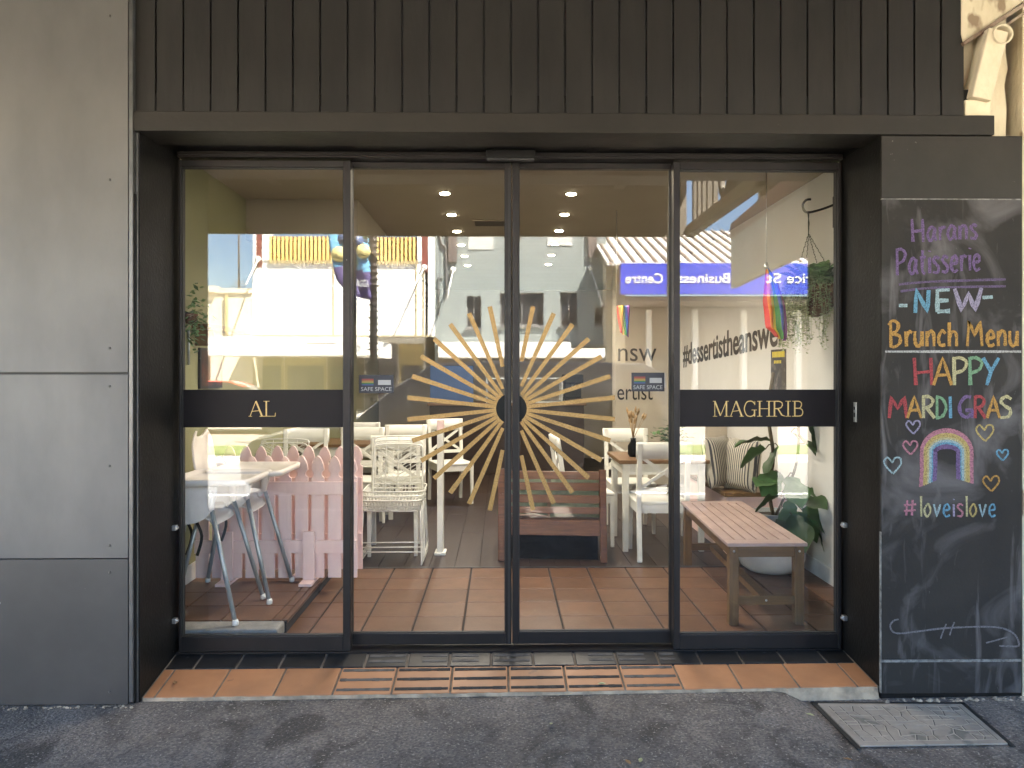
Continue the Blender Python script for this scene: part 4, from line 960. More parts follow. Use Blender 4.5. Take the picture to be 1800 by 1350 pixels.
# ------------------------------------------------------------------ high chairs
def make_high(label):
    t = thing("high_chair", label, "high chair", (0, 0, 0), "white high chairs with grey legs"); t["_o"] = [0, 0, 0]
    b = MB()
    prof = [(-.20, .98), (-.195, .9), (-.175, .75), (-.15, .62), (-.10, .565), (0.0, .555), (.10, .56), (.15, .55), (.165, .52)]
    def sh(u, v):
        k = u * (len(prof) - 1); i = min(int(k), len(prof) - 2); tt = k - i
        x = prof[i][0] + (prof[i + 1][0] - prof[i][0]) * tt; z = prof[i][1] + (prof[i + 1][1] - prof[i][1]) * tt
        s = 2 * v - 1; hw = .165 if u > .2 else .165 * math.sqrt(max(0.03, 1 - (1 - u / .2) ** 2 * .75))
        lift = .04 * abs(s) ** 4 * (1 if u < .8 else .3); return Vector((x + lift * .5 * (u < .5), s * hw, z + lift))
    b.grid(sh, 32, 12); o = b.build("seat_shell", m_tray, t); m = o.modifiers.new("thick", 'SOLIDIFY'); m.thickness = .012; m.offset = 0
    for s in (-1, 1):
        b = MB(); q = smooth_pts([(-.17, s * .170, .72), (-.15, s * .172, .62), (-.08, s * .173, .555), (.04, s * .174, .54), (.13, s * .174, .575), (.18, s * .174, .66), (.20, s * .174, .755)], 5) + [Vector((.05, s * .174, .757)), Vector((-.12, s * .174, .757))]
        b.prism(q if s > 0 else q[::-1], (0, .012 * s, 0)); b.build("side_panel", m_tray, t, .003)
    b = MB(); N = 28
    def rect(cx, hx, hy, z, rad):
        pts = []
        for sx, sy, a0 in ((1, 1, 0), (-1, 1, 90), (-1, -1, 180), (1, -1, 270)):
            for k in range(6): a = R(a0 + 18 * k); pts.append(Vector((cx + sx * (hx - rad) + rad * math.cos(a), sy * (hy - rad) + rad * math.sin(a), z)))
        return pts
    rings = [rect(.15, .215, .235, .757, .05), rect(.15, .23, .25, .762, .055), rect(.15, .232, .252, .786, .055), rect(.15, .225, .245, .793, .05), rect(.15, .21, .23, .792, .045), rect(.15, .20, .22, .778, .04)]
    vs = [p for r_ in rings for p in r_]; n = 24
    fs = [(i * n + k, i * n + (k + 1) % n, (i + 1) * n + (k + 1) % n, (i + 1) * n + k) for i in range(5) for k in range(n)] + [tuple(range(n))[::-1], tuple(range(5 * n, 6 * n))]
    b.add(vs, fs, True); b.build("tray", m_tray, t)
    for sx, fx in ((1, .315), (-1, -.235)):
        for sy in (-1, 1):
            b = MB(); top = Vector((.155 if sx > 0 else -.10, sy * .17, .64)); ft = Vector((fx, sy * .245, .012)); b.tube([top, ft], .0125, 10); lg = b.build("leg", m_tube, t)
            b = MB(); b.lathe([(.008, -.012), (.017, -.008), (.018, .008), (.014, .022)], ft, 12); b.build("foot_cap", m_foot, lg)
            b = MB(); b.lathe([(.018, -.03), (.022, 0), (.024, .05), (.02, .09)], top, 12); b.build("leg_socket", m_tray, t)
    for s in (-1, 1):
        b = MB(); b.ribbon(smooth_pts([(-.12, s * .12, .60), (-.14, s * .20, .52), (-.10, s * .205, .40), (-.13, s * .2, .28)], 5), (0, s, 0), .018, .002, 0); b.build("strap", m_strap, t)
    return t
hc = make_high("front white high chair with a tray, one leg on the concrete edge"); hc.location = (-1.755, .415, .0725)
dup(hc, (-1.685, .80, .0718), R(0), "rear white high chair beside the pink picket fence")

# ------------------------------------------------------------------ pink topped bench
bx = thing("slatted_bench", "low wooden bench with a pink slatted top inside the right window", "bench", (1.56, 1.08, 0))
q0, q1 = P(1279, 956, .33), P(1420, 958, .33)
FLx, FRx, BLx, BRx, Y0, Y1, HB = q0.x, q1.x, q0.x + .075, q1.x + .075, .33, 1.78, .475
def bp(u, v, z): return Vector(((FLx + (FRx - FLx) * u) + .075 * v, Y0 + (Y1 - Y0) * v, z))
def bq(b, u0, u1, v0, v1, z0, z1): b.prism([bp(u0, v0, z0), bp(u1, v0, z0), bp(u1, v1, z0), bp(u0, v1, z0)], (0, 0, z1 - z0))
b = MB(); ns_ = 7
for i in range(ns_):
    u0 = .0 + i / ns_; u1 = (i + 1) / ns_
    bq(b, u0 + (.012 if i else 0.0), u1 - (.012 if i < ns_ - 1 else 0), .07, .93, HB - .02, HB)
bq(b, 0, 1, 0, .0695, HB - .02, HB + .0003); bq(b, 0, 1, .9305, 1, HB - .02, HB + .0003)
b.build("slatted_top", m_pinktop, bx, .003)
for u in (.03, .85):
    for v in (.012, .945):
        b = MB(); bq(b, u, u + .12, v, v + .04, .0006, HB - .0205); b.build("leg", m_bwood, bx, .003)
b = MB(); bq(b, .151, .849, .018, .045, HB - .085, HB - .021); bq(b, .151, .849, .955, .98, HB - .085, HB - .021); b.build("end_rail", m_bwoody, bx, .002)
b = MB(); bq(b, .05, .11, .053, .944, HB - .085, HB - .021); bq(b, .89, .95, .053, .944, HB - .085, HB - .021); b.build("side_rail", m_bwood, bx, .002)
b = MB(); bq(b, .151, .849, .02, .045, .115, .165); bq(b, .151, .849, .952, .977, .115, .165); b.build("lower_rail", m_bwoody, bx, .002)
b = MB(); bq(b, .44, .56, .0455, .9515, .12, .16); b.build("stretcher", m_bwood, bx, .002)
b = MB()
for u, z in ((.09, HB - .05), (.91, HB - .05), (.5, .14)): b.lathe([(.007, 0), (.006, -.003)], bp(u, .0118 if u != .5 else .0198, z), 10, 'Y')
b.build("bolt_heads", m_steel, bx)

# ------------------------------------------------------------------ banquette, cushions
bq_ = thing("window_seat", "pink fronted window seat with a timber top along the white wall", "banquette", (1.95, 2.7, 0))
b = MB(); b.box(1.78, XR - .001, 2.02, 3.6, .465, .50); b.build("seat_top", m_bwoody, bq_, .004)
b = MB(); b.box(1.80, XR - .001, 2.04, 3.58, .0006, .4645); b.build("pink_base", m_pink, bq_, .003)
b = MB(); b.box(1.74, XR - .001, 3.601, 3.68, .0006, 1.18); b.build("end_panel", m_beige, bq_, .004)
def stripe_mat():
    m = bpy.data.materials.new("striped_linen"); m.use_nodes = True; n, l = m.node_tree.nodes, m.node_tree.links; b = n["Principled BSDF"]; b.inputs["Roughness"].default_value = .9
    tc = n.new("ShaderNodeTexCoord"); wv = n.new("ShaderNodeTexWave"); wv.bands_direction = 'X'; wv.inputs["Scale"].default_value = 15; wv.inputs["Distortion"].default_value = .3; wv.inputs["Detail"].default_value = 1
    l.new(tc.outputs["Object"], wv.inputs[0]); cr = n.new("ShaderNodeMapRange"); cr.inputs[1].default_value = .55; cr.inputs[2].default_value = .7; l.new(wv.outputs[1], cr.inputs[0])
    mx = n.new("ShaderNodeMix"); mx.data_type = 'RGBA'; mx.inputs[6].default_value = (.50, .46, .37, 1); mx.inputs[7].default_value = (.06, .06, .065, 1); l.new(cr.outputs[0], mx.inputs[0]); l.new(mx.outputs[2], b.inputs[0]); return m
m_str = stripe_mat()
def pillow(label, loc, w_, h, d, rx, rz, m, name="cushion", group="striped cushions on the window seat"):
    b = MB()
    for s in (1, -1):
        def fn(u, v):
            a, c = 2 * u - 1, 2 * v - 1; k = max(0, (1 - a ** 4) * (1 - c ** 4)) ** .55
            pin = 1 - .07 * (a * a * c * c) * 1.4; e = 1 - .05 * (1 - abs(a)) * abs(c) ** 6
            return Vector((a * w_ / 2 * (1 - .05 * (1 - c * c) * abs(a) ** 6) * 1, s * d / 2 * k, c * h / 2 * e))
        if s < 0: b.grid(lambda u, v: fn(u, v), 14, 14)
        else: b.grid(lambda u, v: fn(1 - u, v), 14, 14)
    o = b.build(name, m); o.location = loc; o.rotation_euler = (rx, 0, rz); tag(o, label, "cushion", group); return o
pillow("left striped cushion leaning on the window seat with beaded edge", (P(1263, 815, 2.25).x, 2.25, .72), .32, .42, .15, R(-10), R(38), m_str)
pillow("right striped cushion turned edge on in front of the fig plant", (P(1304, 820, 2.16).x, 2.16, .705), .34, .42, .18, R(-8), R(-62), m_str)

# ------------------------------------------------------------------ slatted timber sofa with sage cushions
sf = thing("slatted_sofa", "reddish timber slatted sofa seen from behind at the middle", "sofa", (.45, 2.0, 0), None)
sY = 1.80
def spt(x, z, dy=0): return Vector((x, sY + .10 * (.8 - x) + (z * .10) + dy, z))
xl, xr = .02, .765
for (z0, z1, k) in ((.625, .685, 0), (.54, .60, 0), (.445, .505, 0), (.365, .415, 0), (.20, .315, 1)):
    b = MB(); b.prism([spt(xl, z0), spt(xr, z0), spt(xr, z1), spt(xl, z1)], (0, .024, 0)); b.build("slat" if not k else "bottom_rail", m_redwood, sf, .003)
for x in (xl - .03, xr + .005):
    b = MB(); b.beam(spt(x + .02, .0006, .01), spt(x + .02, .70, .01), .05, .055, (0, 1, 0)); b.build("post", m_redwood, sf, .003)
    b = MB(); b.beam(spt(x + .02, .0006, .62), spt(x + .02, .56, .56), .05, .05, (0, 1, 0)); b.build("front_leg", m_redwood, sf, .003)
    b = MB(); b.beam(spt(x + .02, .575, -.0), spt(x + .02, .575, .64), .06, .025); b.build("arm", m_redwood, sf, .003)
b = MB()
for i in range(6): y = .06 + i * .09; b.prism([spt(xl, .30, y), spt(xr, .30, y), spt(xr, .30, y + .07), spt(xl, .30, y + .07)], (0, 0, .022))
b.build("seat_slats", m_redwood, sf, .002)
b = MB(); b.prism([spt(xl + .03, .01, .06), spt(xr - .01, .01, .06), spt(xr - .01, .19, .06), spt(xl + .03, .19, .06)], (0, .02, 0)); b.build("under_shade_sheet", mat("sofa_under_shade", (0.010, 0.009, 0.008), None, 0.8, spec=0.1), sf)  # black sheet paints in the dark void under the sofa
pillow("sage green cushion behind the slats at the right end of the sofa", (.60, 1.97, .50), .42, .36, .16, R(-12), R(-6), m_green_cush, "cushion", "sage cushions on the slatted sofa")
pillow("dull sage cushion behind the slats left of its neighbour", (.18, 2.02, .50), .40, .34, .15, R(-12), R(-6), m_green_cush, "cushion", "sage cushions on the slatted sofa")

# ------------------------------------------------------------------ plants
def fig_leaf(b, base, d, s, roll, droop=.3):
    d = Vector(d).normalized(); side = d.cross(Vector((0, 0, 1))); side = side.normalized() if side.length > .05 else Vector((1, 0, 0))
    up = side.cross(d).normalized(); q = Matrix.Rotation(roll, 3, d); side = q @ side; up = q @ up
    W_ = [.05, .20, .27, .25, .33, .40, .41, .34, .18, .0]; n = len(W_); vs = []
    for i, w_ in enumerate(W_):
        t = i / (n - 1); c = Vector(base) + d * (s * t) - Vector((0, 0, droop * s * t * t))
        for k in (-1, -.5, 0, .5, 1):
            wob = .02 * math.sin(i * 2.1 + k * 3) * s
            vs.append(c + side * (w_ * s * k * 1.0) + up * (.10 * s * abs(k) * (w_ / .4) + wob))
    fs = [(i * 5 + k, i * 5 + k + 1, (i + 1) * 5 + k + 1, (i + 1) * 5 + k) for i in range(n - 1) for k in range(4)]
    b.add(vs, fs, True)
fg = thing("fig_plant", "fiddle leaf fig with big dark leaves in a white tub by the white wall", "plant", (2.0, 1.62, 0))
px_, py_ = 1.99, 1.58
b = MB(); b.lathe([(.10, .0015), (.17, .008), (.215, .04), (.24, .10), (.245, .18), (.242, .29), (.246, .31), (.240, .318), (.225, .318), (.22, .27)], (px_, py_, 0), 40); b.build("pot", m_pot, fg)
b = MB(); b.lathe([(.15, .25), (.165, .32), (.18, .425), (.176, .43), (.162, .43), (.155, .39)], (px_ + .02, py_, 0), 32); b.build("inner_pot", m_potg, fg)
b = MB(); b.lathe([(.155, .385), (.155, .40)], (px_ + .02, py_, 0), 20); b.build("soil", m_soil, fg)
b = MB(); tr_ = smooth_pts([(px_ + .02, py_, .39), (px_ - .02, py_ - .02, .6), (px_ + .0, py_ - .05, .85), (px_ - .03, py_ - .03, 1.15), (px_ + .02, py_, 1.45)], 4); b.tube(tr_, [.014] * len(tr_), 8)
tr2 = smooth_pts([(px_ + .03, py_, .39), (px_ + .10, py_ - .06, .6), (px_ + .16, py_ - .1, .85), (px_ + .17, py_ - .08, 1.2)], 4); b.tube(tr2, .010, 8); b.build("trunk", m_stem, fg)
b = MB()
LF = [(1345, 790, 1.48, (-.9, -.3, -.3), .25, .9), (1360, 850, 1.42, (-.7, -.5, .2), .24, -.2), (1405, 880, 1.38, (.4, -.7, .1), .26, .3), (1380, 915, 1.36, (-.5, -.6, -.4), .24, -.5), (1420, 860, 1.5, (.7, -.3, -.4), .22, .6), (1440, 930, 1.42, (.3, -.4, -.8), .22, .1), (1352, 775, 1.52, (-1, -.15, .1), .30, .2), (1368, 785, 1.5, (-.5, -.3, -.8), .24, .5), (1372, 832, 1.45, (-.6, -.4, -.3), .26, -.6), (1385, 838, 1.38, (.1, -.7, -.5), .26, .2), (1372, 870, 1.4, (-.8, -.3, -.25), .28, .7), (1388, 880, 1.42, (-.2, -.4, -.8), .22, -.4),
      (1392, 905, 1.35, (.1, -.6, -.6), .27, .5), (1398, 900, 1.4, (.7, -.2, -.8), .24, -.8), (1410, 897, 1.4, (.9, -.1, -.35), .30, .9), (1425, 905, 1.45, (.4, -.3, -.7), .24, .2), (1425, 740, 1.5, (.5, -.2, -.9), .26, 1.0),
      (1432, 790, 1.5, (.3, -.2, -.9), .22, -1.1), (1390, 760, 1.5, (.5, -.6, -.4), .24, -.2), (1400, 712, 1.5, (-.6, -.5, -.1), .22, .5), (1415, 716, 1.48, (.7, -.5, -.1), .24, -.4), (1385, 860, 1.55, (.5, .4, -.2), .24, .3)]
for x, y, Y, d, s, ro in LF: fig_leaf(b, P(x, y, Y), d, s * .9, ro, .25)
o = b.build("leaves", m_fig, fg)
b = MB()
for x, y, Y, d, s, ro in LF:
    p = P(x, y, Y); near = min(tr_ + tr2, key=lambda q: (q - p).length); b.tube([near, near.lerp(p, .5) + Vector((0, 0, .02)), p], .004, 5)
b.build("leaf_stalks", m_stem, fg)

# hanging basket
hb = thing("hanging_basket", "coir hanging basket with fern and trailing plant on a black wall hook", "hanging plant", P(1432, 500, 1.08))
hx, hy = 2.075, 1.10; hz = P(1418, 366, 1.1).z
b = MB(); b.tube(smooth_pts([(XR - .002, hy + .04, hz + .035), (2.18, hy + .02, hz - .0), (hx + .005, hy, hz - .028), (hx - .03, hy, hz - .015), (hx - .038, hy, hz + .025), (hx - .015, hy, hz + .055), (hx + .015, hy, hz + .06)], 6), .008, 8); b.box(XR - .006, XR - .0005, hy + .02, hy + .06, hz - .12, hz + .09); hk = b.build("wall_hook", m_iron, hb)
bc = Vector((P(1432, 500, hy).x, hy, P(1432, 503, hy).z)); rB = .155
b = MB(); kz = hz - .17; knot = Vector((hx, hy, kz))
for k in range(4):
    a = R(45 + 90 * k); e = bc + Vector((rB * math.cos(a), rB * math.sin(a), .0)); N = 22
    for i in range(N):
        p0, p1 = knot.lerp(e, i / N), knot.lerp(e, (i + .8) / N); off = Vector((.004 * (i % 2), .004 * ((i + 1) % 2), 0)); b.tube([p0 + off, p1 - off], .0028, 4)
b.tube([(hx + .003, hy, hz - .02), (hx - .002, hy, hz - .1), knot], .003, 5); b.tube([(hx - .006, hy, hz - .03), (hx + .004, hy, hz - .1), knot], .003, 5); b.build("chain", m_chain, hb)
b = MB(); b.lathe([(.03, -.205), (.08, -.185), (.125, -.13), (.15, -.06), (.158, .0), (.148, .005), (.14, -.02)], bc, 32); b.build("coir_liner", m_coir, hb)
b = MB()
for k in range(18):
    a = 2 * math.pi * k / 18; c = bc + Vector((.163 * math.cos(a), .163 * math.sin(a), .012)); ex = Vector((-math.sin(a), math.cos(a), 0))
    b.tube([c + ex * (.022 * math.cos(t)) + Vector((0, 0, .022 * math.sin(t))) for t in [2 * math.pi * j / 10 for j in range(10)]], .004, 5, closed=True)
b.build("ring_rim", m_trail, hb)
rnf = random.Random(11)
b = MB()
for k in range(80):
    a = rnf.uniform(0, 6.28); el = rnf.uniform(.5, 1.45); L_ = rnf.uniform(.16, .38); p = bc + Vector((.06 * math.cos(a), .06 * math.sin(a), .0)); d = Vector((math.cos(a) * math.cos(el), math.sin(a) * math.cos(el), math.sin(el)))
    if k % 3 == 0: d = Vector((.55, -.2, .8)).normalized()
    for i in range(15):
        t = i / 14; c = p + d * L_ * t - Vector((0, 0, .16 * t * t * L_ / .3)); s_ = d.cross(Vector((0, 0, 1))); s_ = s_.normalized() if s_.length > .05 else Vector((1, 0, 0)); w_ = .050 * math.sin(math.pi * min(1, t * .9 + .12))
        for sg_ in (-1, 1):
            tip = c + s_ * sg_ * w_ + d * .014 - Vector((0, 0, .008)); b.add([c, c + d * .010 + Vector((0, 0, .002)), tip, c - d * .006], [(0, 1, 2), (0, 2, 3)], False)
b.build("fern_fronds", m_fern, hb)
b = MB()
for k in range(230):
    a = rnf.uniform(0, 6.28) if k % 2 else rnf.gauss(3.3, .7); p = bc + Vector((.165 * math.cos(a), .165 * math.sin(a), .02)); L_ = rnf.uniform(.12, .42) * (1.15 if math.cos(a) < 0 else .85); wob = rnf.uniform(0, 6)
    out = Vector((math.cos(a), math.sin(a), 0)); last = p
    n = int(L_ / .012)
    for i in range(n):
        t = i * .012; c = p + out * (.05 * (1 - math.exp(-t * 12))) + Vector((.014 * math.sin(t * 16 + wob), .014 * math.cos(t * 13 + wob), -t + .03 * math.exp(-t * 20)))
        if i % 1 == 0:
            r_ = rnf.uniform(.007, .014); an = rnf.uniform(0, 6.28); e1 = Vector((math.cos(an), math.sin(an), rnf.uniform(-.6, .3))) * r_; e2 = Vector((-math.sin(an), math.cos(an), rnf.uniform(-.5, .5))) * r_ * .6
            b.add([c, c + e1 + e2, c + e1 * 2, c + e1 - e2], [(0, 1, 2, 3)], False)
        if i % 4 == 0 and i: b.tube([last, c], .0012, 3, False); last = c
b.build("trailing_stems", m_trail, hb)
# plant on the green wall at the left edge
lw = thing("wall_plant", "green hanging foliage on the olive wall at the left edge", "hanging plant", P(326, 560, 1.0))
b = MB(); lc = P(323, 545, 1.0); lc.x = max(lc.x, XL + .06)
for k in range(150):
    c = lc + Vector((rnf.gauss(.02, .025), rnf.gauss(-.03, .05), rnf.gauss(0, .10) - .06)); c.x = max(c.x, XL + .01); r_ = rnf.uniform(.014, .03); an = rnf.uniform(0, 6.28)
    e1 = Vector((math.cos(an), math.sin(an), rnf.uniform(-.9, .3))) * r_; e2 = Vector((-math.sin(an), math.cos(an), rnf.uniform(-.5, .5))) * r_ * .55
    b.add([c, c + e1 + e2, c + e1 * 2, c + e1 - e2], [(0, 1, 2, 3)], False)
b.build("foliage", m_fern, lw)
b = MB(); b.lathe([(.03, -.05), (.045, 0), (.042, .015)], (XL + .05, lc.y - .03, lc.z - .04), 16); b.build("pot", m_coir, lw)
# shelf and picture on the green wall
yA, yB_ = 1.16, 1.62
sh_ = thing("wall_shelf", "brown timber shelf above the dark picture on the olive wall", "shelf", (XL, 1.4, 1.8))
b = MB(); b.box(XL + .001, XL + .13, yA - .06, yB_ + .3, 1.74, 1.775); b.build("board", m_bwood, sh_, .003)
b = MB(); b.box(XL + .001, XL + .12, yA, yA + .03, 1.63, 1.7395); b.build("bracket", m_bwood, sh_, .003)
pc = thing("wall_picture", "dark framed picture hanging on the olive wall", "picture", (XL, 1.4, 1.5))
b = MB(); b.box(XL + .001, XL + .02, yA + .05, yB_, 1.34, 1.62); b.build("frame", m_dark, pc, .002)
b = MB(); b.box(XL + .0201, XL + .022, yA + .07, yB_ - .02, 1.36, 1.60); b.build("print", mat("picture_print", (.10, .035, .02), (.03, .025, .02), .6, scale=9), pc)
b = MB(); b.box(XL + .001, XL + .05, yA + .03, yB_ + .05, 1.22, 1.31); tag(b.build("wall_ledge", m_skirt, bevel=.003), "white ledge under the picture on the olive wall", "ledge")
b = MB(); yt = P(329, 600, 1.0).y; b.tube([(XL + .012, 1.03, 1.74), (XL + .012, 1.03, 1.50)], .008, 8); tag(b.build("wall_rail", m_tube), "short silver rod on the olive wall below the foliage", "rail")
# flag, poster, lettering on the white wall
fl = thing("rainbow_flag", "rainbow striped flag drooping inside the right window", "flag", P(1352, 470, 1.0))
RB = [flat("flag_" + n_, c_) for n_, c_ in (("red", (.60, .03, .03)), ("orange", (.75, .20, .02)), ("yellow", (.80, .58, .03)), ("green", (.03, .28, .07)), ("blue", (.03, .10, .45)), ("violet", (.18, .04, .25)))]
def rag(fn, nu, nv, name, par):
    b = MB(); b.grid(fn, nu, nv)
    for j in range(nv):
        for i in range(nu): b.mi[j * nu + i] = min(5, i * 6 // nu)
    o = b.build(name, RB, par); m = o.modifiers.new("thick", 'SOLIDIFY'); m.thickness = .0015; return o
fl_edge = [(1346, 1350, 470), (1345, 1366, 490), (1343, 1374, 512), (1342, 1381, 530), (1345, 1384, 550), (1347, 1385, 575), (1357, 1384, 583), (1363, 1381, 592)]
def ff(u, v):
    k = v * (len(fl_edge) - 1); i = min(int(k), len(fl_edge) - 2); t_ = k - i
    l_, r_, y_ = [fl_edge[i][q] + (fl_edge[i + 1][q] - fl_edge[i][q]) * t_ for q in range(3)]
    p = P(l_ + (r_ - l_) * u, y_ + 7 * u * v, 1.0); p.y += .022 * math.sin(u * 13 + v * 3) * (.3 + v); return p
rag(ff, 24, 22, "cloth", fl)
b = MB(); t0 = P(1347, 468, 1.0); b.tube([(t0.x, t0.y, 2.85), t0], .0025, 5); b.lathe([(.012, -.02), (.016, 0), (.008, .03)], t0, 10); b.build("cord", m_steel, fl)
f2 = thing("rainbow_flag", "small rainbow flag seen through the right door near its top corner", "flag", P(1094, 540, 2.6))
def fg2(u, v): p = P(1084 + 22 * u + 6 * v * (1 - u), 537 + 48 * v + 8 * u * v, 2.6); p.y += .03 * math.sin(u * 11 + v * 4); return p
rag(fg2, 24, 12, "cloth", f2)
b = MB(); t0 = P(1084, 536, 2.6); b.tube([(t0.x, t0.y, 2.85), t0 + Vector((0, 0, -.01))], .003, 5); b.build("cord", m_steel, f2)
b = MB(); put_text(b, "#dessertistheanswer", .36, (XR - .003, 5.45, 1.545), (0, -1, .040), (0, 0, 1), 3.42, .0015, .006); tag(b.build("wall_lettering", m_black_ink), "black hashtag lettering dessertistheanswer along the white wall", "lettering")
po = thing("wall_poster", "dark poster with a yellow headline on the white wall under the lettering", "poster", (XR, 2.2, 1.45))
b = MB(); b.box(XR - .003, XR - .0008, 2.02, 2.36, 1.20, 1.64); b.build("sheet", mat("poster_print", (.03, .03, .032), (.16, .14, .13), .5, scale=12, lo=.5, hi=.7), po)
b = MB()
for k in range(9): b.box(XR - .0042, XR - .0031, 2.325 - .031 * k - .024, 2.325 - .031 * k, 1.575, 1.622)
for k in range(5): b.box(XR - .0042, XR - .0031, 2.285 - .034 * k - .022, 2.285 - .034 * k, 1.525, 1.55)
b.build("headline", m_yellowp, po)
# white wall pillar with more lettering, seen through the right door
pl_ = thing("wall_pillar", "beige wall pillar with black letters seen through the right door", "pillar", (1.8, 4.6, 0))
b = MB(); b.box(1.50, 2.269, 5.9, 6.2, .0006, 2.85); b.build("shaft", m_beige, pl_)
b = MB(); put_text(b, "ertist", .30, (1.52, 5.896, 1.10), (1, 0, 0), (0, 0, 1), .46, .0015); put_text(b, "nsw", .36, (1.53, 5.896, 1.60), (1, 0, 0), (0, 0, 1), .5, .0015); b.build("pillar_lettering", m_black_ink, pl_)

# ------------------------------------------------------------------ stickers and switch on the doors
RBD = [flat("sticker_" + n_, c_) for n_, c_ in (("red", (.16, .02, .02)), ("orange", (.2, .07, .02)), ("yellow", (.22, .17, .03)), ("green", (.02, .09, .03)), ("blue", (.02, .04, .13)))]
m_dimp = flat("sticker_white", (.26, .26, .26))
def sticker(t, x0, x1, yt, yb):
    Yk = YD - .0042; pa, pb_ = P(x0, yb, Yk), P(x1, yt, Yk)
    b = MB(); b.box(pa.x, pb_.x, Yk, Yk + .0010, pa.z, pb_.z); o = b.build("sticker", flat("navy_sticker", (.012, .013, .02)), t)
    W_, H_ = pb_.x - pa.x, pb_.z - pa.z; b = MB()
    for i in range(5): b.cur = i; b.box(pa.x + W_ * .08, pa.x + W_ * .42, Yk - .0005, Yk - .0001, pa.z + H_ * (.72 - .075 * i), pa.z + H_ * (.79 - .075 * i))
    b.cur = 5; b.box(pa.x + W_ * .55, pa.x + W_ * .92, Yk - .0005, Yk - .0001, pa.z + H_ * .45, pa.z + H_ * .72)
    put_text(b, "SAFE SPACE", H_ * .30, (pa.x + W_ * .06, Yk - .0003, pa.z + H_ * .12), (1, 0, 0), (0, 0, 1), W_ * .88, .0002)
    b.build("sticker_print", [RBD[0], RBD[1], RBD[2], RBD[3], RBD[4], m_dimp], o)
sticker(dL, 631, 692, 659, 691); sticker(dR, 1110, 1168, 655, 688)
b = MB(); Yk = YD + .0042; pa, pb_ = P(1152, 682, Yk), P(1170, 655, Yk); b.box(pa.x, pb_.x, Yk, Yk + .02, pa.z, pb_.z); sw_ = b.build("door_switch", m_skirt, dR, .004)

# ------------------------------------------------------------------ table decorations, counter at the back
va = thing("dried_grass_vase", "dark vase of dried grass heads on the right oak table", "vase", (1.08, 2.35, .745))
vx, vy = P(1113, 790, 2.4).x, 2.4
b = MB(); b.lathe([(.03, .0), (.045, .02), (.045, .09), (.022, .13), (.024, .155)], (vx, vy, .7455), 18); b.build("vase", m_hub, va)
m_dry = mat("dried_grass", (.36, .24, .12), (.26, .17, .08), .9, island=.3)
b = MB()
for k in range(16):
    a, e = rnf.uniform(0, 6.28), rnf.uniform(1.05, 1.5); L_ = rnf.uniform(.12, .24); p0 = Vector((vx, vy, .89)); p1 = p0 + Vector((math.cos(a) * math.cos(e), math.sin(a) * math.cos(e), math.sin(e))) * L_
    b.tube([p0, p1], .0018, 4); b.tube([p1, p1 + (p1 - p0).normalized() * .03, p1 + (p1 - p0).normalized() * .06], [.004, .011, .002], 6)
b.build("grass_heads", m_dry, va)
tp = thing("table_plant", "small bushy dark green plant on the right end of the oak table", "plant", (1.5, 2.6, .745))
b = MB(); tx, ty = 1.47, 2.55
for k in range(170):
    c = Vector((tx, ty, .90)) + Vector((rnf.gauss(0, .08), rnf.gauss(0, .06), rnf.gauss(0.02, .055))); r_ = rnf.uniform(.018, .034); an = rnf.uniform(0, 6.28); e1 = Vector((math.cos(an), math.sin(an), rnf.uniform(-.4, .6))) * r_; e2 = Vector((-math.sin(an), math.cos(an), rnf.uniform(-.5, .5))) * r_ * .6
    b.add([c, c + e1 + e2, c + e1 * 2, c + e1 - e2], [(0, 1, 2, 3)], False)
b.build("foliage", m_fig, tp)
b = MB(); b.lathe([(.05, 0), (.065, .09), (.06, .1)], (tx, ty, .7455), 18); b.build("pot", m_potg, tp)
ct = thing("service_counter", "dark timber service counter with a glass cake cabinet at the back", "counter", (.2, 7.2, 0))
b = MB(); b.box(-1.0, 1.2, 6.9, 7.6, .0006, .98); b.build("base", m_dboard, ct, .004)
b = MB(); b.box(-1.03, 1.23, 6.87, 7.63, .9805, 1.02); b.build("worktop", m_twood, ct, .004)
b = MB(); b.box(-.2, .9, 6.95, 7.4, 1.0205, 1.04); b.box(-.2, .9, 6.95, 7.4, 1.36, 1.375)
for x in (-.19, .89):
    for y in (6.96, 7.39): b.box(x - .008, x + .008, y - .008, y + .008, 1.0402, 1.3598)
b.build("cabinet_frame", m_steel, ct)
b = MB(); b.box(-.17, .87, 6.955, 6.96, 1.042, 1.358); b.build("cabinet_glass", m_glass, ct)
mb_ = thing("blue_reflection_panel", "blue panel on the counter standing in for a blue reflection left of the sunburst", "board", (-.85, 7.0, 1.02))
b = MB(); b.box(-1.0, -.38, 6.98, 7.02, 1.0206, 1.55); b.build("panel", m_blue, mb_, .004)  # panel added to paint in a bluish reflection on the glass
cf = thing("coffee_machine", "steel and black coffee machine on the back counter", "coffee machine", (1.0, 7.3, 1.02))
b = MB(); b.box(.93, 1.2, 7.0, 7.5, 1.0206, 1.08); b.box(.95, 1.19, 7.2, 7.5, 1.08, 1.3); b.box(.93, 1.2, 7.0, 7.5, 1.3, 1.42); b.build("casing", m_iron, cf, .01)
b = MB(); b.lathe([(.03, 0), (.035, .05)], (1.06, 7.1, 1.24), 14); b.tube([(1.06, 7.1, 1.26), (1.06, 6.92, 1.25)], .012, 8); b.build("group_head", m_steel, cf)
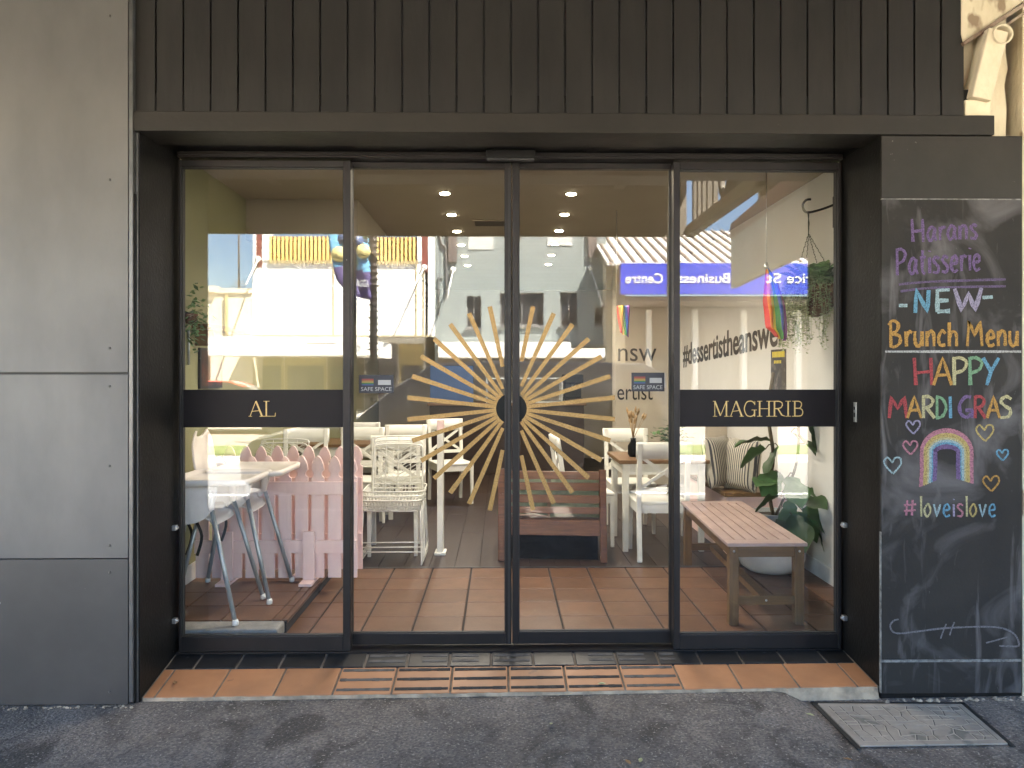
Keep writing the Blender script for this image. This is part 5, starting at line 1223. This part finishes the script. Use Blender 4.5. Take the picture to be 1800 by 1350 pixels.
# ------------------------------------------------------------------ our awning over the footpath
m_awn = mat("awning_ceiling_paint", (0.24, 0.21, 0.165), (0.21, 0.185, 0.145), 0.7, scale=1.5)
m_awnf = mat("awning_fascia_paint", (0.20, 0.175, 0.14), None, 0.6, scale=2)
m_crm = mat("cream_fascia_paint", (0.62, 0.55, 0.40), (0.56, 0.49, 0.35), 0.6, scale=2)
m_tan = wood("tan_timber", (0.42, 0.24, 0.11), (0.32, 0.17, 0.075), 2, 0.6, 2)
AWY = -3.60
AWZ = HC + (HOR - 411) / F * (DCAM - AWY)
aw = thing("street_awning", "taupe footpath awning reflected above the opposite buildings", "awning", (-2, -2, 3.4), None)
b = MB(); b.box(-7.5, 1.86, AWY, YO - 0.05, 3.425, 3.50); b.build("ceiling_lining", m_awn, aw)
b = MB(); b.box(-7.5, 1.86, AWY - 0.06, AWY, AWZ, 3.75); b.build("fascia", m_awnf, aw)
b = MB()
for x in (-5.6, -3.9, -2.2, -0.5, 1.2): b.box(x - 0.05, x + 0.05, AWY + 0.002, YO - 0.07, 3.30, 3.4245)
b.build("rafters", m_awnf, aw, 0.004)
b = MB(); b.box(1.8605, 2.459, -2.3, YO - 0.05, 3.43, 3.49); b.build("gap_sun_block", m_awn, aw)  # strip added over the awning gap to stop sun reaching the footpath
b = MB(); b.box(1.862, 1.95, AWY - 0.06, -1.55, AWZ - 0.02, AWZ + 0.09); b.box(1.862, 1.95, -1.65, -1.55, AWZ + 0.0905, 3.424); b.build("end_beam", m_crm, aw, 0.005)
sgn = thing("awning_letters", "open cutout letters standing on the awning end beam against the sky", "sign", (1.9, -2.6, AWZ + 0.09))
b = MB()
for i, y in enumerate((-3.45, -3.28, -3.11, -2.94, -2.74)): b.box(1.885, 1.925, y - 0.028, y + 0.028, AWZ + 0.092, AWZ + 0.52)
b.build("letter_stems", m_awnf, sgn)
b = MB(); ring = [Vector((1.905, -2.42 + 0.13 * math.cos(a), AWZ + 0.31 + 0.21 * math.sin(a))) for a in [2 * math.pi * k / 20 for k in range(20)]]
b.tube(ring, 0.03, 6, closed=True); b.box(1.885, 1.925, -2.24, -2.18, AWZ + 0.092, AWZ + 0.6); b.build("round_letter", m_awnf, sgn)
b = MB(); b.box(1.88, 1.93, AWY, -2.1, AWZ + 0.55, AWZ + 0.63); b.build("top_rail", m_awnf, sgn)
nb = thing("neighbour_awning", "cream end board and soffit of the neighbouring awning reflected at upper right", "awning", (4, -3, 3.3))
b = MB(); b.prism([(2.72, -4.98, 2.44), (2.50, -2.0, 2.44), (2.50, -2.0, 2.98), (2.72, -4.98, 3.03)], (0.06, 0, 0)); b.build("end_board", m_crm, nb, 0.004)
b = MB(); b.prism([(2.715, -4.98, 3.035), (2.495, -2.0, 2.985), (2.495, -2.0, 3.2), (2.715, -4.98, 3.2)], (0.05, 0, 0)); b.build("timber_board", m_tan, nb)
b = MB(); b.box(2.46, 9, -4.2, YO - 0.05, 3.42, 3.5); b.build("soffit_lining", m_awn, nb)
b = MB(); b.box(2.80, 9, -4.27, -4.2, 2.7, 3.7); b.build("fascia", m_crm, nb)
# neighbouring shop at the right, closing the street line
ns = thing("neighbour_shop", "cream painted neighbouring shop right of the chalkboard", "shop", (6, 0, 0))
b = MB(); b.box(2.95, 9.5, -0.30, 0.2, -0.2, 3.42); b.box(2.61, 9.5, 0.21, 9, -0.2, 6.4); b.build("front_wall", m_cream, ns)
b = MB(); b.box(3.2, 6.0, -0.32, -0.301, 0.5, 2.4); b.build("window_glass", m_hub, ns)

# ------------------------------------------------------------------ buildings across the street (they show as reflections in the glass)
m_wwall = mat("white_render", (0.82, 0.80, 0.75), (0.78, 0.76, 0.70), 0.8, scale=1.2, bump=0.1)
m_cwall = mat("cream_render", (0.74, 0.66, 0.50), (0.68, 0.60, 0.45), 0.8, scale=1.2)
m_trimy = mat("ochre_trim", (0.50, 0.40, 0.20), None, 0.7)
m_brn = mat("brown_red_paint", (0.22, 0.055, 0.04), None, 0.7)
m_yel = mat("yellow_louvre", (0.92, 0.68, 0.22), None, 0.6)
m_lbrn = mat("brown_louvre", (0.20, 0.07, 0.03), None, 0.7)
def brick_mat(name, c1, c2, cm, sc, bump=0.5):
    m = bpy.data.materials.new(name); m.use_nodes = True; n, l = m.node_tree.nodes, m.node_tree.links; b = n["Principled BSDF"]
    b.inputs["Roughness"].default_value = 0.85
    g = n.new("ShaderNodeNewGeometry"); s = n.new("ShaderNodeSeparateXYZ"); c = n.new("ShaderNodeCombineXYZ")
    l.new(g.outputs["Position"], s.inputs[0]); l.new(s.outputs[0], c.inputs[0]); l.new(s.outputs[2], c.inputs[1])
    k = n.new("ShaderNodeTexBrick"); k.inputs["Color1"].default_value = (*c1, 1); k.inputs["Color2"].default_value = (*c2, 1); k.inputs["Mortar"].default_value = (*cm, 1)
    k.inputs["Scale"].default_value = sc; k.inputs["Mortar Size"].default_value = 0.03; l.new(c.outputs[0], k.inputs[0]); l.new(k.outputs[0], b.inputs["Base Color"])
    bp = n.new("ShaderNodeBump"); bp.inputs["Strength"].default_value = bump; bp.inputs["Distance"].default_value = 0.02; bp.invert = True
    l.new(k.outputs["Fac"], bp.inputs["Height"]); l.new(bp.outputs[0], b.inputs["Normal"]); return m
m_gbrick = brick_mat("painted_grey_green_brick", (0.31, 0.345, 0.325), (0.27, 0.30, 0.285), (0.215, 0.24, 0.23), 1.7, 0.9)
m_ybrick = brick_mat("cream_brick", (0.56, 0.46, 0.28), (0.48, 0.38, 0.22), (0.5, 0.46, 0.38), 2.2)
m_win = mat("dark_window_glass", (0.05, 0.05, 0.055), None, 0.1)
m_wfr = mat("grey_window_frame", (0.20, 0.19, 0.18), None, 0.6)
m_sblue = mat("blue_sign_face", (0.035, 0.06, 0.52), (0.033, 0.055, 0.48), 0.45)
m_roofm = mat("corrugated_roof", (0.62, 0.60, 0.56), (0.50, 0.46, 0.40), 0.5, scale=2, speck=((0.34, 0.2, 0.12), 3, 0.62))
m_rib = mat("rusty_rib", (0.20, 0.15, 0.11), None, 0.7)
m_pier = mat("grey_brown_pier", (0.16, 0.13, 0.115), None, 0.7)
m_shop1 = flat("ochre_shopfront", (0.42, 0.32, 0.13)); m_shop2 = flat("tan_shopfront", (0.15, 0.105, 0.065)); m_shop3 = flat("grey_shopfront", (0.16, 0.15, 0.14))
m_purp = flat("purple_print", (0.10, 0.06, 0.35)); m_fill = flat("dull_white", (0.6, 0.6, 0.56))
def rb(b, px0, px1, pyt, pyb, Yv, depth, inset=0.0):
    a = RF(px0, pyb, Yv); c = RF(px1, pyt, Yv); b.box(min(a.x, c.x), max(a.x, c.x), -Yv - depth, -Yv + inset, a.z, c.z)
def rz_(py, Yv): return HC + (HOR - py) / F * (Yv + DCAM)
def pole(b, p0, p1, r=0.04): b.tube([p0, p1], r, 6)
G0 = -0.16
def gbox(b, px0, px1, Yv, depth, z0, z1, inset=0.0):
    a = RF(px0, 600, Yv).x; c = RF(px1, 600, Yv).x; b.box(min(a, c), max(a, c), -Yv - depth, -Yv + inset, z0, z1)
# A: low cream annex
A_ = thing("cream_building", "low cream building with plain parapet left of the white building across the street", "building", (-15, -28, G0))
b = MB(); gbox(b, -120, 444, 27.95, 9, G0, rz_(512, 27.95)); b.build("wall", m_cwall, A_)
b = MB(); rb(b, 330, 381, 503, 514, 27.9, 0.5, 0.15); gbox(b, -120, 444, 27.93, 0.4, rz_(516, 27.95), rz_(508, 27.95), 0.06); b.build("parapet_cap", m_cwall, A_)
b = MB(); rb(b, 396, 399.5, 517, 589, 27.85, 0.1, 0.05); b.build("downpipe", m_trimy, A_)
b = MB(); gbox(b, -120, 370, 27.95, 0.0, G0, 2.2, 0.02); b.build("shopfront", m_shop2, A_)
# B: white building with striped louvres
B_ = thing("white_building", "white rendered building with yellow striped louvres on its parapet across the street", "building", (-8, -28, G0))
b = MB(); gbox(b, 444, 747, 28, 10, 2.95, rz_(459, 28)); gbox(b, 444, 747, 29.4, 8, G0, 2.95); b.build("wall", m_wwall, B_)
b = MB(); gbox(b, 445, 451, 28, 0.6, 2.95, 8.3, 0.05); gbox(b, 461, 473, 28, 0.6, rz_(459, 28), 8.3, 0.05); gbox(b, 733, 741, 28, 0.6, rz_(459, 28), 8.3, 0.05); gbox(b, 752, 764, 28, 0.6, 2.95, 8.3, 0.05)
b.build("parapet_pillar", m_wwall, B_)
b = MB(); gbox(b, 451.5, 461, 28, 0.5, rz_(470, 28), 8.3, 0.03); gbox(b, 741, 752, 28, 0.5, rz_(478, 28), 8.3, 0.03); b.build("brown_pier", m_brn, B_)
b = MB(); gbox(b, 473, 733, 28.1, 0.1, rz_(458.5, 28), rz_(416, 28)); b.build("louvre_backing", m_lbrn, B_)
b = MB(); n_ = 36
for i in range(n_):
    x0 = 474 + (733 - 474) * i / n_; gbox(b, x0, x0 + 4.1, 28.09, 0.0, rz_(458, 28), rz_(416.5, 28), 0.08)
b.build("louvre_bars", m_yel, B_)
b = MB(); gbox(b, 473, 733, 28, 0.5, rz_(464, 28), rz_(459, 28), 0.1); gbox(b, 445, 760, 28, 0.0, 2.95, 3.0, 0.08)
for px in (449, 586, 731, 744): gbox(b, px - 0.9, px + 0.9, 28, 0.0, 3.0, rz_(466, 28), 0.03)
b.build("ochre_mouldings", m_trimy, B_)
b = MB(); gbox(b, 366, 656, 24.4, 3.59, rz_(625, 24.4), rz_(625, 24.4) + 0.1); gbox(b, 366, 656, 24.4, 0.12, rz_(625, 24.4), rz_(592, 24.4), 0.03); gbox(b, 640, 668, 25.0, 3.0, rz_(628, 25), rz_(600, 25)); b.build("awning", m_wwall, B_)
m_faint = flat("faint_grey_lettering", (0.35, 0.35, 0.35))
zf = rz_(625, 24.4); b = MB(); yf = -24.4 + 0.034
b.box(RF(540, 600, 24.4).x, RF(592, 600, 24.4).x, yf, yf + 0.01, rz_(603.6, 24.4), rz_(602.8, 24.4)); put_text(b, "mip", 0.42, (RF(605, 600, 24.4).x, yf + .005, rz_(616, 24.4)), (1, 0, 0), (0, 0, 1), None, 0.004)
b.build("awning_lettering", m_faint, B_)
for i, (pa, pb) in enumerate(((376, 420), (420, 500), (500, 575), (575, 640), (640, 700), (700, 745))):
    o = (m_shop2, m_shop1, m_shop1, m_shop2, m_shop3, m_shop1)[i]
    b = MB(); gbox(b, pa + 1, pb - 1, 29.4, 0, G0, 2.7, 0.05); f_ = b.build("shopfront", o, B_)
    b = MB(); gbox(b, pa + 6, pb - 6, 29.35, 0, 0.45, 1.75, 0.06); b.build("shop_window", m_win, B_)
# C: grey green painted brick
C_ = thing("green_brick_building", "tall pale green painted brick building with four small windows across the street", "building", (1, -28, G0))
b = MB(); x0, x1 = RF(764, 600, 28).x, RF(1066, 600, 28).x
wins = [(820, 846, 520, 576), (879, 956, 514, 572), (985, 1016, 513, 573), (1046, 1064, 540, 570)]
def wall_holes(b, px0, px1, zlo, zhi, Yv, th, holes):
    xs = sorted({px0, px1, *[h[0] for h in holes], *[h[1] for h in holes]})
    for a, c in zip(xs[:-1], xs[1:]):
        hs = [h for h in holes if h[0] <= a and h[1] >= c]; z = zlo
        for h in sorted(hs, key=lambda h: -h[3]):
            gbox(b, a, c, Yv, th, z, rz_(h[3], Yv)); z = rz_(h[2], Yv)
        gbox(b, a, c, Yv, th, z, zhi)
wall_holes(b, 764, 1066, 2.6, 9.6, 28, 0.35, wins); gbox(b, 764, 1066, 28.9, 9, 2.6, 9.5); gbox(b, 764, 1066, 29.2, 8, G0, 2.6); b.build("wall", m_gbrick, C_)
for (a, c, t, d) in wins:
    b = MB(); fw = 1.6
    rb(b, a, c, t, t + 3, 28.2, 0.08); rb(b, a, c, d - 3, d, 28.2, 0.08); rb(b, a, a + 2.5, t + 3, d - 3, 28.2, 0.08); rb(b, c - 2.5, c, t + 3, d - 3, 28.2, 0.08)
    m_ = (a + c) / 2; rb(b, m_ - 1, m_ + 1, t + 3, d - 3, 28.21, 0.06)
    rb(b, a - 3, c + 3, d, d + 4, 28, 0.1, 0.12); o = b.build("window", m_wfr, C_)
    b = MB(); rb(b, a + 2.5, c - 2.5, t + 3, d - 3, 28.24, 0.02); b.build("pane", m_win, o)
b = MB()
for px, pb in ((788, 461), (1034, 452), (905, 418)): gbox(b, px, px + (15 if px != 905 else 11), 28, 0.0, rz_(pb, 28), 9.6, 0.16)
b.build("hanging_pier", m_pier, C_)
b = MB(); gbox(b, 823, 867, 28, 0.0, rz_(438, 28), 7.9, 0.03); gbox(b, 962, 1006, 28, 0.0, rz_(431, 28), 7.9, 0.03); b.build("white_panel", m_fill, C_)
b = MB(); yv = -28 + 0.06
b.tube(smooth_pts([(RF(771, 405, 28).x, yv, 8.2), (RF(775, 424, 28).x, yv, rz_(424, 28)), (RF(783, 434, 28).x, yv, rz_(434, 28)), (RF(784.5, 450, 28).x, yv, rz_(450, 28)), (RF(785, 520, 28).x, yv, rz_(520, 28))]), 0.05, 6)
b.tube([(RF(780, 486, 28).x, yv, rz_(486, 28)), (RF(771, 486, 28).x, yv, rz_(486, 28)), (RF(771, 555, 28).x, yv, rz_(555, 28))], 0.03, 6); b.build("drain_pipe", m_wfr, C_)
b = MB(); gbox(b, 770, 1064, 25.0, 2.99, rz_(628, 25), rz_(628, 25) + 0.1); gbox(b, 770, 1004, 25, 0.12, rz_(628, 25), rz_(601, 25), 0.03); gbox(b, 1004, 1064, 25, 0.12, rz_(628, 25), rz_(612, 25), 0.03); b.build("awning", m_wwall, C_)
b = MB(); b.box(RF(930, 600, 25).x, RF(952, 600, 25).x, -25 + 0.034, -25 + 0.044, rz_(614, 25), rz_(613, 25)); [b.box(RF(q, 600, 25).x, RF(q + 5, 600, 25).x, -25 + 0.034, -25 + 0.042, rz_(619, 25), rz_(617.5, 25)) for q in (908, 918, 941, 960)]; b.build("awning_lettering", m_faint, C_)
for i, (pa, pb) in enumerate(((770, 830), (830, 905), (905, 985), (985, 1062))):
    b = MB(); gbox(b, pa, pb - 2, 29.2, 0, G0, 2.5, 0.05); b.build("shopfront", (m_shop2, m_shop3, m_shop2, m_shop3)[i], C_)
    b = MB(); gbox(b, pa + 5, pb - 7, 29.15, 0, 0.3, 1.8, 0.06); b.build("shop_window", m_win, C_)
# D: business centre
D_ = thing("business_centre", "low brick business centre with a long blue sign and a corrugated roof across the street", "building", (10, -26, G0))
b = MB(); gbox(b, 1066, 1100, 27, 6, G0, rz_(444, 27)); b.build("brick_pier", m_ybrick, D_)
b = MB(); gbox(b, 1100, 1520, 27.5, 6, G0, 4.6); b.build("wall", m_shop2, D_)
b = MB(); gbox(b, 1092, 1434, 24.6, 0.25, rz_(516, 24.6), rz_(462, 24.6)); sg = b.build("blue_sign", m_sblue, D_)
b = MB(); ys = -24.6 + 0.012
for wd_, a, c in (("rice", 1426, 1383), ("St", 1373, 1346), ("Business", 1283, 1191), ("Centre", 1166, 1100)):
    xa = RF(a, 480, 24.6).x; xc = RF(c, 480, 24.6).x; put_text(b, wd_, 0.52, (xa, ys, rz_(496.5, 24.6)), (-1, 0, 0), (0, 0, 1), xa - xc, 0.006, 0.008)
b.build("sign_lettering", m_print, sg)
b = MB(); xr0, xr1 = RF(1068, 460, 24.7).x, RF(1600, 460, 24.7).x; za, zb = rz_(460, 24.7), rz_(405, 31)
b.add([(xr0, -24.75, za), (xr1, -24.75, za), (xr1, -31, zb), (xr0, -31, zb), (xr0, -24.75, za - .1), (xr1, -24.75, za - .1), (xr1, -31, zb - .1), (xr0, -31, zb - .1)], [(0, 1, 2, 3), (7, 6, 5, 4), (0, 4, 5, 1), (3, 2, 6, 7), (1, 5, 6, 2), (0, 3, 7, 4)])
rf = b.build("roof", m_roofm, D_)
b = MB(); x = xr0 + 0.2
while x < xr1:
    b.beam((x, -24.78, za + 0.03), (x, -30.98, zb + 0.03), 0.10, 0.06); x += 0.42
b.build("roof_ribs", m_rib, rf)
b = MB(); gbox(b, 1100, 1520, 24.9, 2.5, 4.15, 4.3); gbox(b, 1100, 1520, 27.4, 0, 3.3, 4.1, 0.05); b.build("soffit", m_pier, D_)
b = MB()
for px in (1135, 1215, 1300, 1395): gbox(b, px, px + 9, 27.3, 0, G0, 4.0, 0.3)
b.build("wall_pillar", m_fill, D_)
b = MB()
for px in (1146, 1226, 1311): gbox(b, px + 4, px + 62, 27.3, 0, 0.4, 2.2, 0.06)
b.build("shop_window", m_win, D_)
# wall rods with cast brackets
def rod(n, pts, r, m, label):
    b = MB(); b.tube(pts, r, 6); p = Vector(pts[0]); b.lathe([(0.10, 0), (0.13, 0.05), (0.05, 0.12)], p, 8, 'Y'); tag(b.build(n, m), label, "awning rod", "white tie rods on the opposite facades")
for px0, py0, px1, py1, Yw, Ya, lab in ((455, 456, 432, 500, 28, 26, "white tie rod at the left end of the white building"), (746, 470, 680, 590, 28, 25.5, "white tie rod under the right brown pier of the white building"), (796, 474, 786, 524, 28, 27, "white tie rod left on the green brick building"),
                                  (1038, 470, 1060, 535, 28, 27, "white tie rod right on the green brick building")):
    rod("tie_rod", [RF(px0, py0, Yw) + Vector((0, 0.05, 0)), RF(px1, py1, Ya)], 0.035, m_wwall, lab)
# antenna
b = MB(); p = RF(420, 508, 32); p.z = 4.6; q_ = Vector((p.x, p.y, 11)); b.tube([p, q_], [0.05, 0.03], 6)
for k in range(4): b.tube([(p.x - 0.5 + 0.1 * k, p.y, 5.35 + 0.12 * k), (p.x + 0.35 - 0.05 * k, p.y, 5.35 + 0.12 * k)], 0.02, 5)
tag(b.build("antenna_mast", m_pier), "thin antenna mast against the sky behind the cream building", "antenna")
# lamp pole with banner on the median
YL = 11.6
lp = thing("lamp_pole", "dark ribbed street lamp pole carrying a festival banner on the median", "lamp pole", (RF(655, 600, YL).x, -YL, -0.12))
b = MB(); px_ = RF(655, 600, YL).x; b.tube([(px_, -YL, -0.12), (px_, -YL, 8.2)], [0.075, 0.06], 10); b.build("pole", m_pier, lp)
b = MB()
for k in range(34):
    z = 0.6 + k * 0.13; b.lathe([(0.075, 0), (0.11 if k % 5 else 0.15, 0.02), (0.075, 0.04)], (px_, -YL, z), 8)
b.build("light_spiral", m_iron, lp)
b = MB(); b.tube([(px_, -YL, 8.1), (px_ + 0.6, -YL + .2, 8.5), (px_ + 1.4, -YL + .5, 8.6)], 0.04, 6); b.lathe([(0.05, 0), (0.14, .05), (0.12, .16), (0.03, .2)], (px_ + 1.45, -YL + .5, 8.45), 10); b.build("lamp_arm", m_pier, lp)
ban = thing("festival_banner", "purple and blue cloth banner with coloured dots hanging beside the lamp pole", "banner", (px_, -YL + .1, 3))
m_bp = flat("banner_purple", (0.10, 0.075, 0.20)); m_bb = flat("banner_blue", (0.16, 0.42, 0.62)); m_bg = flat("banner_green", (0.30, 0.50, 0.22)); m_by = flat("banner_yellow", (0.75, 0.62, 0.25))
edge = [(655 - 38, 519), (606, 508), (594, 495), (588, 480), (584, 455), (579, 430), (577, 405), (576, 380), (575, 350)]
def bfn(u, v):
    k = v * (len(edge) - 1); i = min(int(k), len(edge) - 2); t = k - i
    ex, ey = edge[i][0] + (edge[i + 1][0] - edge[i][0]) * t, edge[i][1] + (edge[i + 1][1] - edge[i][1]) * t
    rx, ry = 652, 527 - (527 - 350) * v
    x, y = ex + (rx - ex) * u, ey + (ry - ey) * u
    p = RF(x, y, YL - 0.05); p.y += 0.10 * math.sin(u * 9 + v * 2) * (0.3 + u * 0.4) ; return p
b = MB(); nu, nv = 16, 24
b.grid(bfn, nu, nv)
for j in range(nv):
    for i in range(nu): b.mi[j * nu + i] = 0 if j + 0.25 * i < 10 else 1
cl = b.build("cloth", [m_bp, m_bb], ban); so_ = cl.modifiers.new("thick", 'SOLIDIFY'); so_.thickness = 0.006
b = MB(); rr = random.Random(3)
for (u, v, r, c_) in ((.2, .52, .16, 0), (.5, .46, .14, 1), (.8, .50, .15, 0), (.35, .66, .12, 2), (.62, .62, .17, 2), (.85, .68, .12, 1), (.15, .8, .13, 0), (.55, .82, .12, 1)):
    b.cur = c_; p = bfn(u, v) + Vector((0, 0.05, 0)); b.lathe([(r, 0), (r, 0.004)], p, 16, 'Y')
b.build("printed_dots", [m_by, m_bg, m_blue], ban)
b = MB(); p0 = bfn(0.30, 0.16) + Vector((0, 0.09, 0)); put_text(b, "WAGGA", 0.2, p0, (1, 0, -0.06), (0.06, 0, 1), (RF(649, 500, YL).x - p0.x), 0.003); b.build("banner_lettering", m_print, ban)
# notice board at the far kerb
nbd = thing("notice_board", "white sign with purple border and arrow across the street behind the sunburst", "sign", (RF(897, 690, 22).x, -22, -0.28))
b = MB(); rb(b, 831, 965, 671, 699, 22, 0.05); b.build("board", m_purp, nbd)
b = MB(); rb(b, 835, 961, 680, 695, 21.98, 0.0, 0.01); b.build("white_face", m_print, nbd)
b = MB(); put_text(b, "AUTO", 0.13, (RF(950, 678, 21.97).x, -21.96, rz_(678.5, 21.97)), (-1, 0, 0), (0, 0, 1), 0.9, 0.004); put_text(b, "AUTO", 0.13, (RF(888, 678, 21.97).x, -21.96, rz_(678.5, 21.97)), (-1, 0, 0), (0, 0, 1), 0.7, 0.004); b.build("board_lettering", m_print, nbd)
b = MB(); 
for px in (842, 955): gbox(b, px, px + 3, 22.06, 0.05, -0.28, rz_(672, 22))
b.build("leg", m_pier, nbd)

# ------------------------------------------------------------------ cars
m_carr = mat("red_car_paint", (0.55, 0.075, 0.03), None, 0.25, coat=0.6); m_card = mat("black_car_paint", (0.012, 0.012, 0.014), None, 0.3, coat=0.4)
m_cgl = mat("car_glass", (0.012, 0.013, 0.014), None, 0.12); m_tyre = mat("tyre", (0.015, 0.015, 0.015), None, 0.85); m_rim = mat("alloy_rim", (0.4, 0.4, 0.4), None, 0.35, metal=0.8)
m_hl = mat("headlight_lens", (0.6, 0.6, 0.6), None, 0.1); m_tl = mat("tail_light_lens", (0.4, 0.02, 0.02), None, 0.2)
def car(name, label, loc, L, H, W, paint, boxy=False, fwd=1):
    t = thing(name, label, "car", loc)
    o = Vector(loc)
    # side sections from rear (-L/2) to front: (x, z_low, z_belt, z_roof, half width low, half width roof)
    S = [(-.5, .42, .78, .80, .80, .74), (-.47, .28, .92, .94, .92, .78), (-.38, .22, .96, 1.0, .98, .74), (-.27, .2, .97, .97 + (H - .97) * .8, 1, .66), (-.15, .2, .96, H, 1, .66), (.02, .2, .95, H - .01, 1, .66), (.12, .2, .94, .94 + (H - .94) * .72, 1, .68),
         (.22, .2, .92, .96, 1, .74), (.36, .22, .84, .87, .97, .74), (.46, .26, .72, .74, .90, .70), (.5, .36, .6, .62, .78, .66)]
    if boxy: S = [(-.5, .45, .95, H - .35, .86, .70), (-.485, .32, 1.0, H - .12, .97, .74), (-.44, .26, 1.02, H - .02, 1, .74), (-.30, .24, 1.02, H, 1, .75), (-.10, .22, 1.02, H + .01, 1, .76), (.06, .22, 1.0, H - .02, 1, .75), (.15, .22, 1.0, 1.0 + (H - 1.0) * .62, 1, .76),
         (.25, .22, 1.0, 1.06, 1, .80), (.38, .24, .95, .99, .98, .80), (.47, .30, .85, .88, .93, .76), (.5, .40, .7, .72, .84, .72)]
    b = MB(); vs = []
    for fx, zl, zb, zr, wl, wr in S:
        hw = W / 2
        ring = [(-wl * .92, zl), (-wl, zl + .18), (-wl * 1.0, (zl + zb) / 2 + .05), (-wl * .95, zb), (-wr, zr - .03), (-wr * .8, zr), (wr * .8, zr), (wr, zr - .03), (wl * .95, zb), (wl, (zl + zb) / 2 + .05), (wl, zl + .18), (wl * .92, zl)]
        vs += [o + Vector((fwd * fx * L, fwd * y * hw, z)) for y, z in ring]
    n = 12; fs = []; N = len(S)
    for i in range(N - 1):
        for k in range(n): fs.append((i * n + k, (i + 1) * n + k, (i + 1) * n + (k + 1) % n, i * n + (k + 1) % n))
    fs += [tuple(range(n)), tuple(range((N - 1) * n, N * n))[::-1]]
    b.add(vs, fs, True)
    for idx, f in enumerate(b.f[:-2]):
        i, k = divmod(idx, n)
        if k in (3, 7) and 2 <= i <= 6: b.mi[idx] = 1
        if k in (4, 5, 6) and i in (2, 6): b.mi[idx] = 1
    b.build("body", [paint, m_cgl], t)
    for fx in (-.31, .31):
        for sy in (-1, 1):
            c = o + Vector((fx * L, sy * (W / 2 - .09), .31)); b = MB()
            b.lathe([(.20, -.1), (.30, -.1), (.315, -.07), (.315, .07), (.30, .1), (.20, .1)], c, 20, 'Y'); wh = b.build("wheel", m_tyre, t)
            b = MB(); b.lathe([(.05, -.09), (.20, -.085), (.20, .085), (.05, .09)], c, 16, 'Y'); b.build("rim", m_rim, wh)
    for sy in (-1, 1):
        b = MB(); b.box(*sorted((o.x + fwd * L * .455, o.x + fwd * L * .487)), o.y + sy * W * .27, o.y + sy * W * .40, o.z + .6, o.z + .71); b.build("headlight", m_hl, t, .01)
        b = MB(); b.box(*sorted((o.x + fwd * L * -.493, o.x + fwd * L * -.468)), o.y + sy * W * .28, o.y + sy * W * .42, o.z + .72, o.z + .88); b.build("tail_light", m_tl, t, .01)
        b = MB(); b.box(*sorted((o.x + fwd * L * .12, o.x + fwd * L * .155)), o.y + sy * W * .47 , o.y + sy * W * .56, o.z + .9, o.z + 1.02); b.build("mirror", paint, t, .02)
        b = MB(); b.box(*sorted((o.x + fwd * L * -.06, o.x + fwd * L * -.01)), o.y + sy * W * .498, o.y + sy * W * .506, o.z + .78, o.z + .81); b.build("handle", paint, t)
    return t
car("parked_car", "dark four wheel drive parked at the near kerb reflected low in the glass", (-0.50, -5.80, -0.20), 5.1, 1.78, 1.86, m_card, True, -1)
car("moving_car", "red car on the far road reflected under the left band", (RF(400, 700, 18).x, -18.4, -0.28), 4.5, 1.5, 1.76, m_carr)
bn = thing("bin_enclosure", "dark street bin enclosure at the near kerb reflected behind the bench", "bin", (2.0, -4.3, -0.06))
x0 = RF(1300, 700, 4.25).x
b = MB(); b.box(x0 - .31, x0 + .31, -4.5, -3.95, -0.07, 1.05); b.build("cabinet", m_dark, bn, .01)
b = MB(); b.box(x0 - .33, x0 + .33, -4.52, -3.93, 1.051, 1.12); b.build("lid", m_iron, bn, .015)
b = MB(); b.box(x0 - .2, x0 + .2, -3.949, -3.944, 0.72, 0.92); b.build("slot", m_rub, bn)
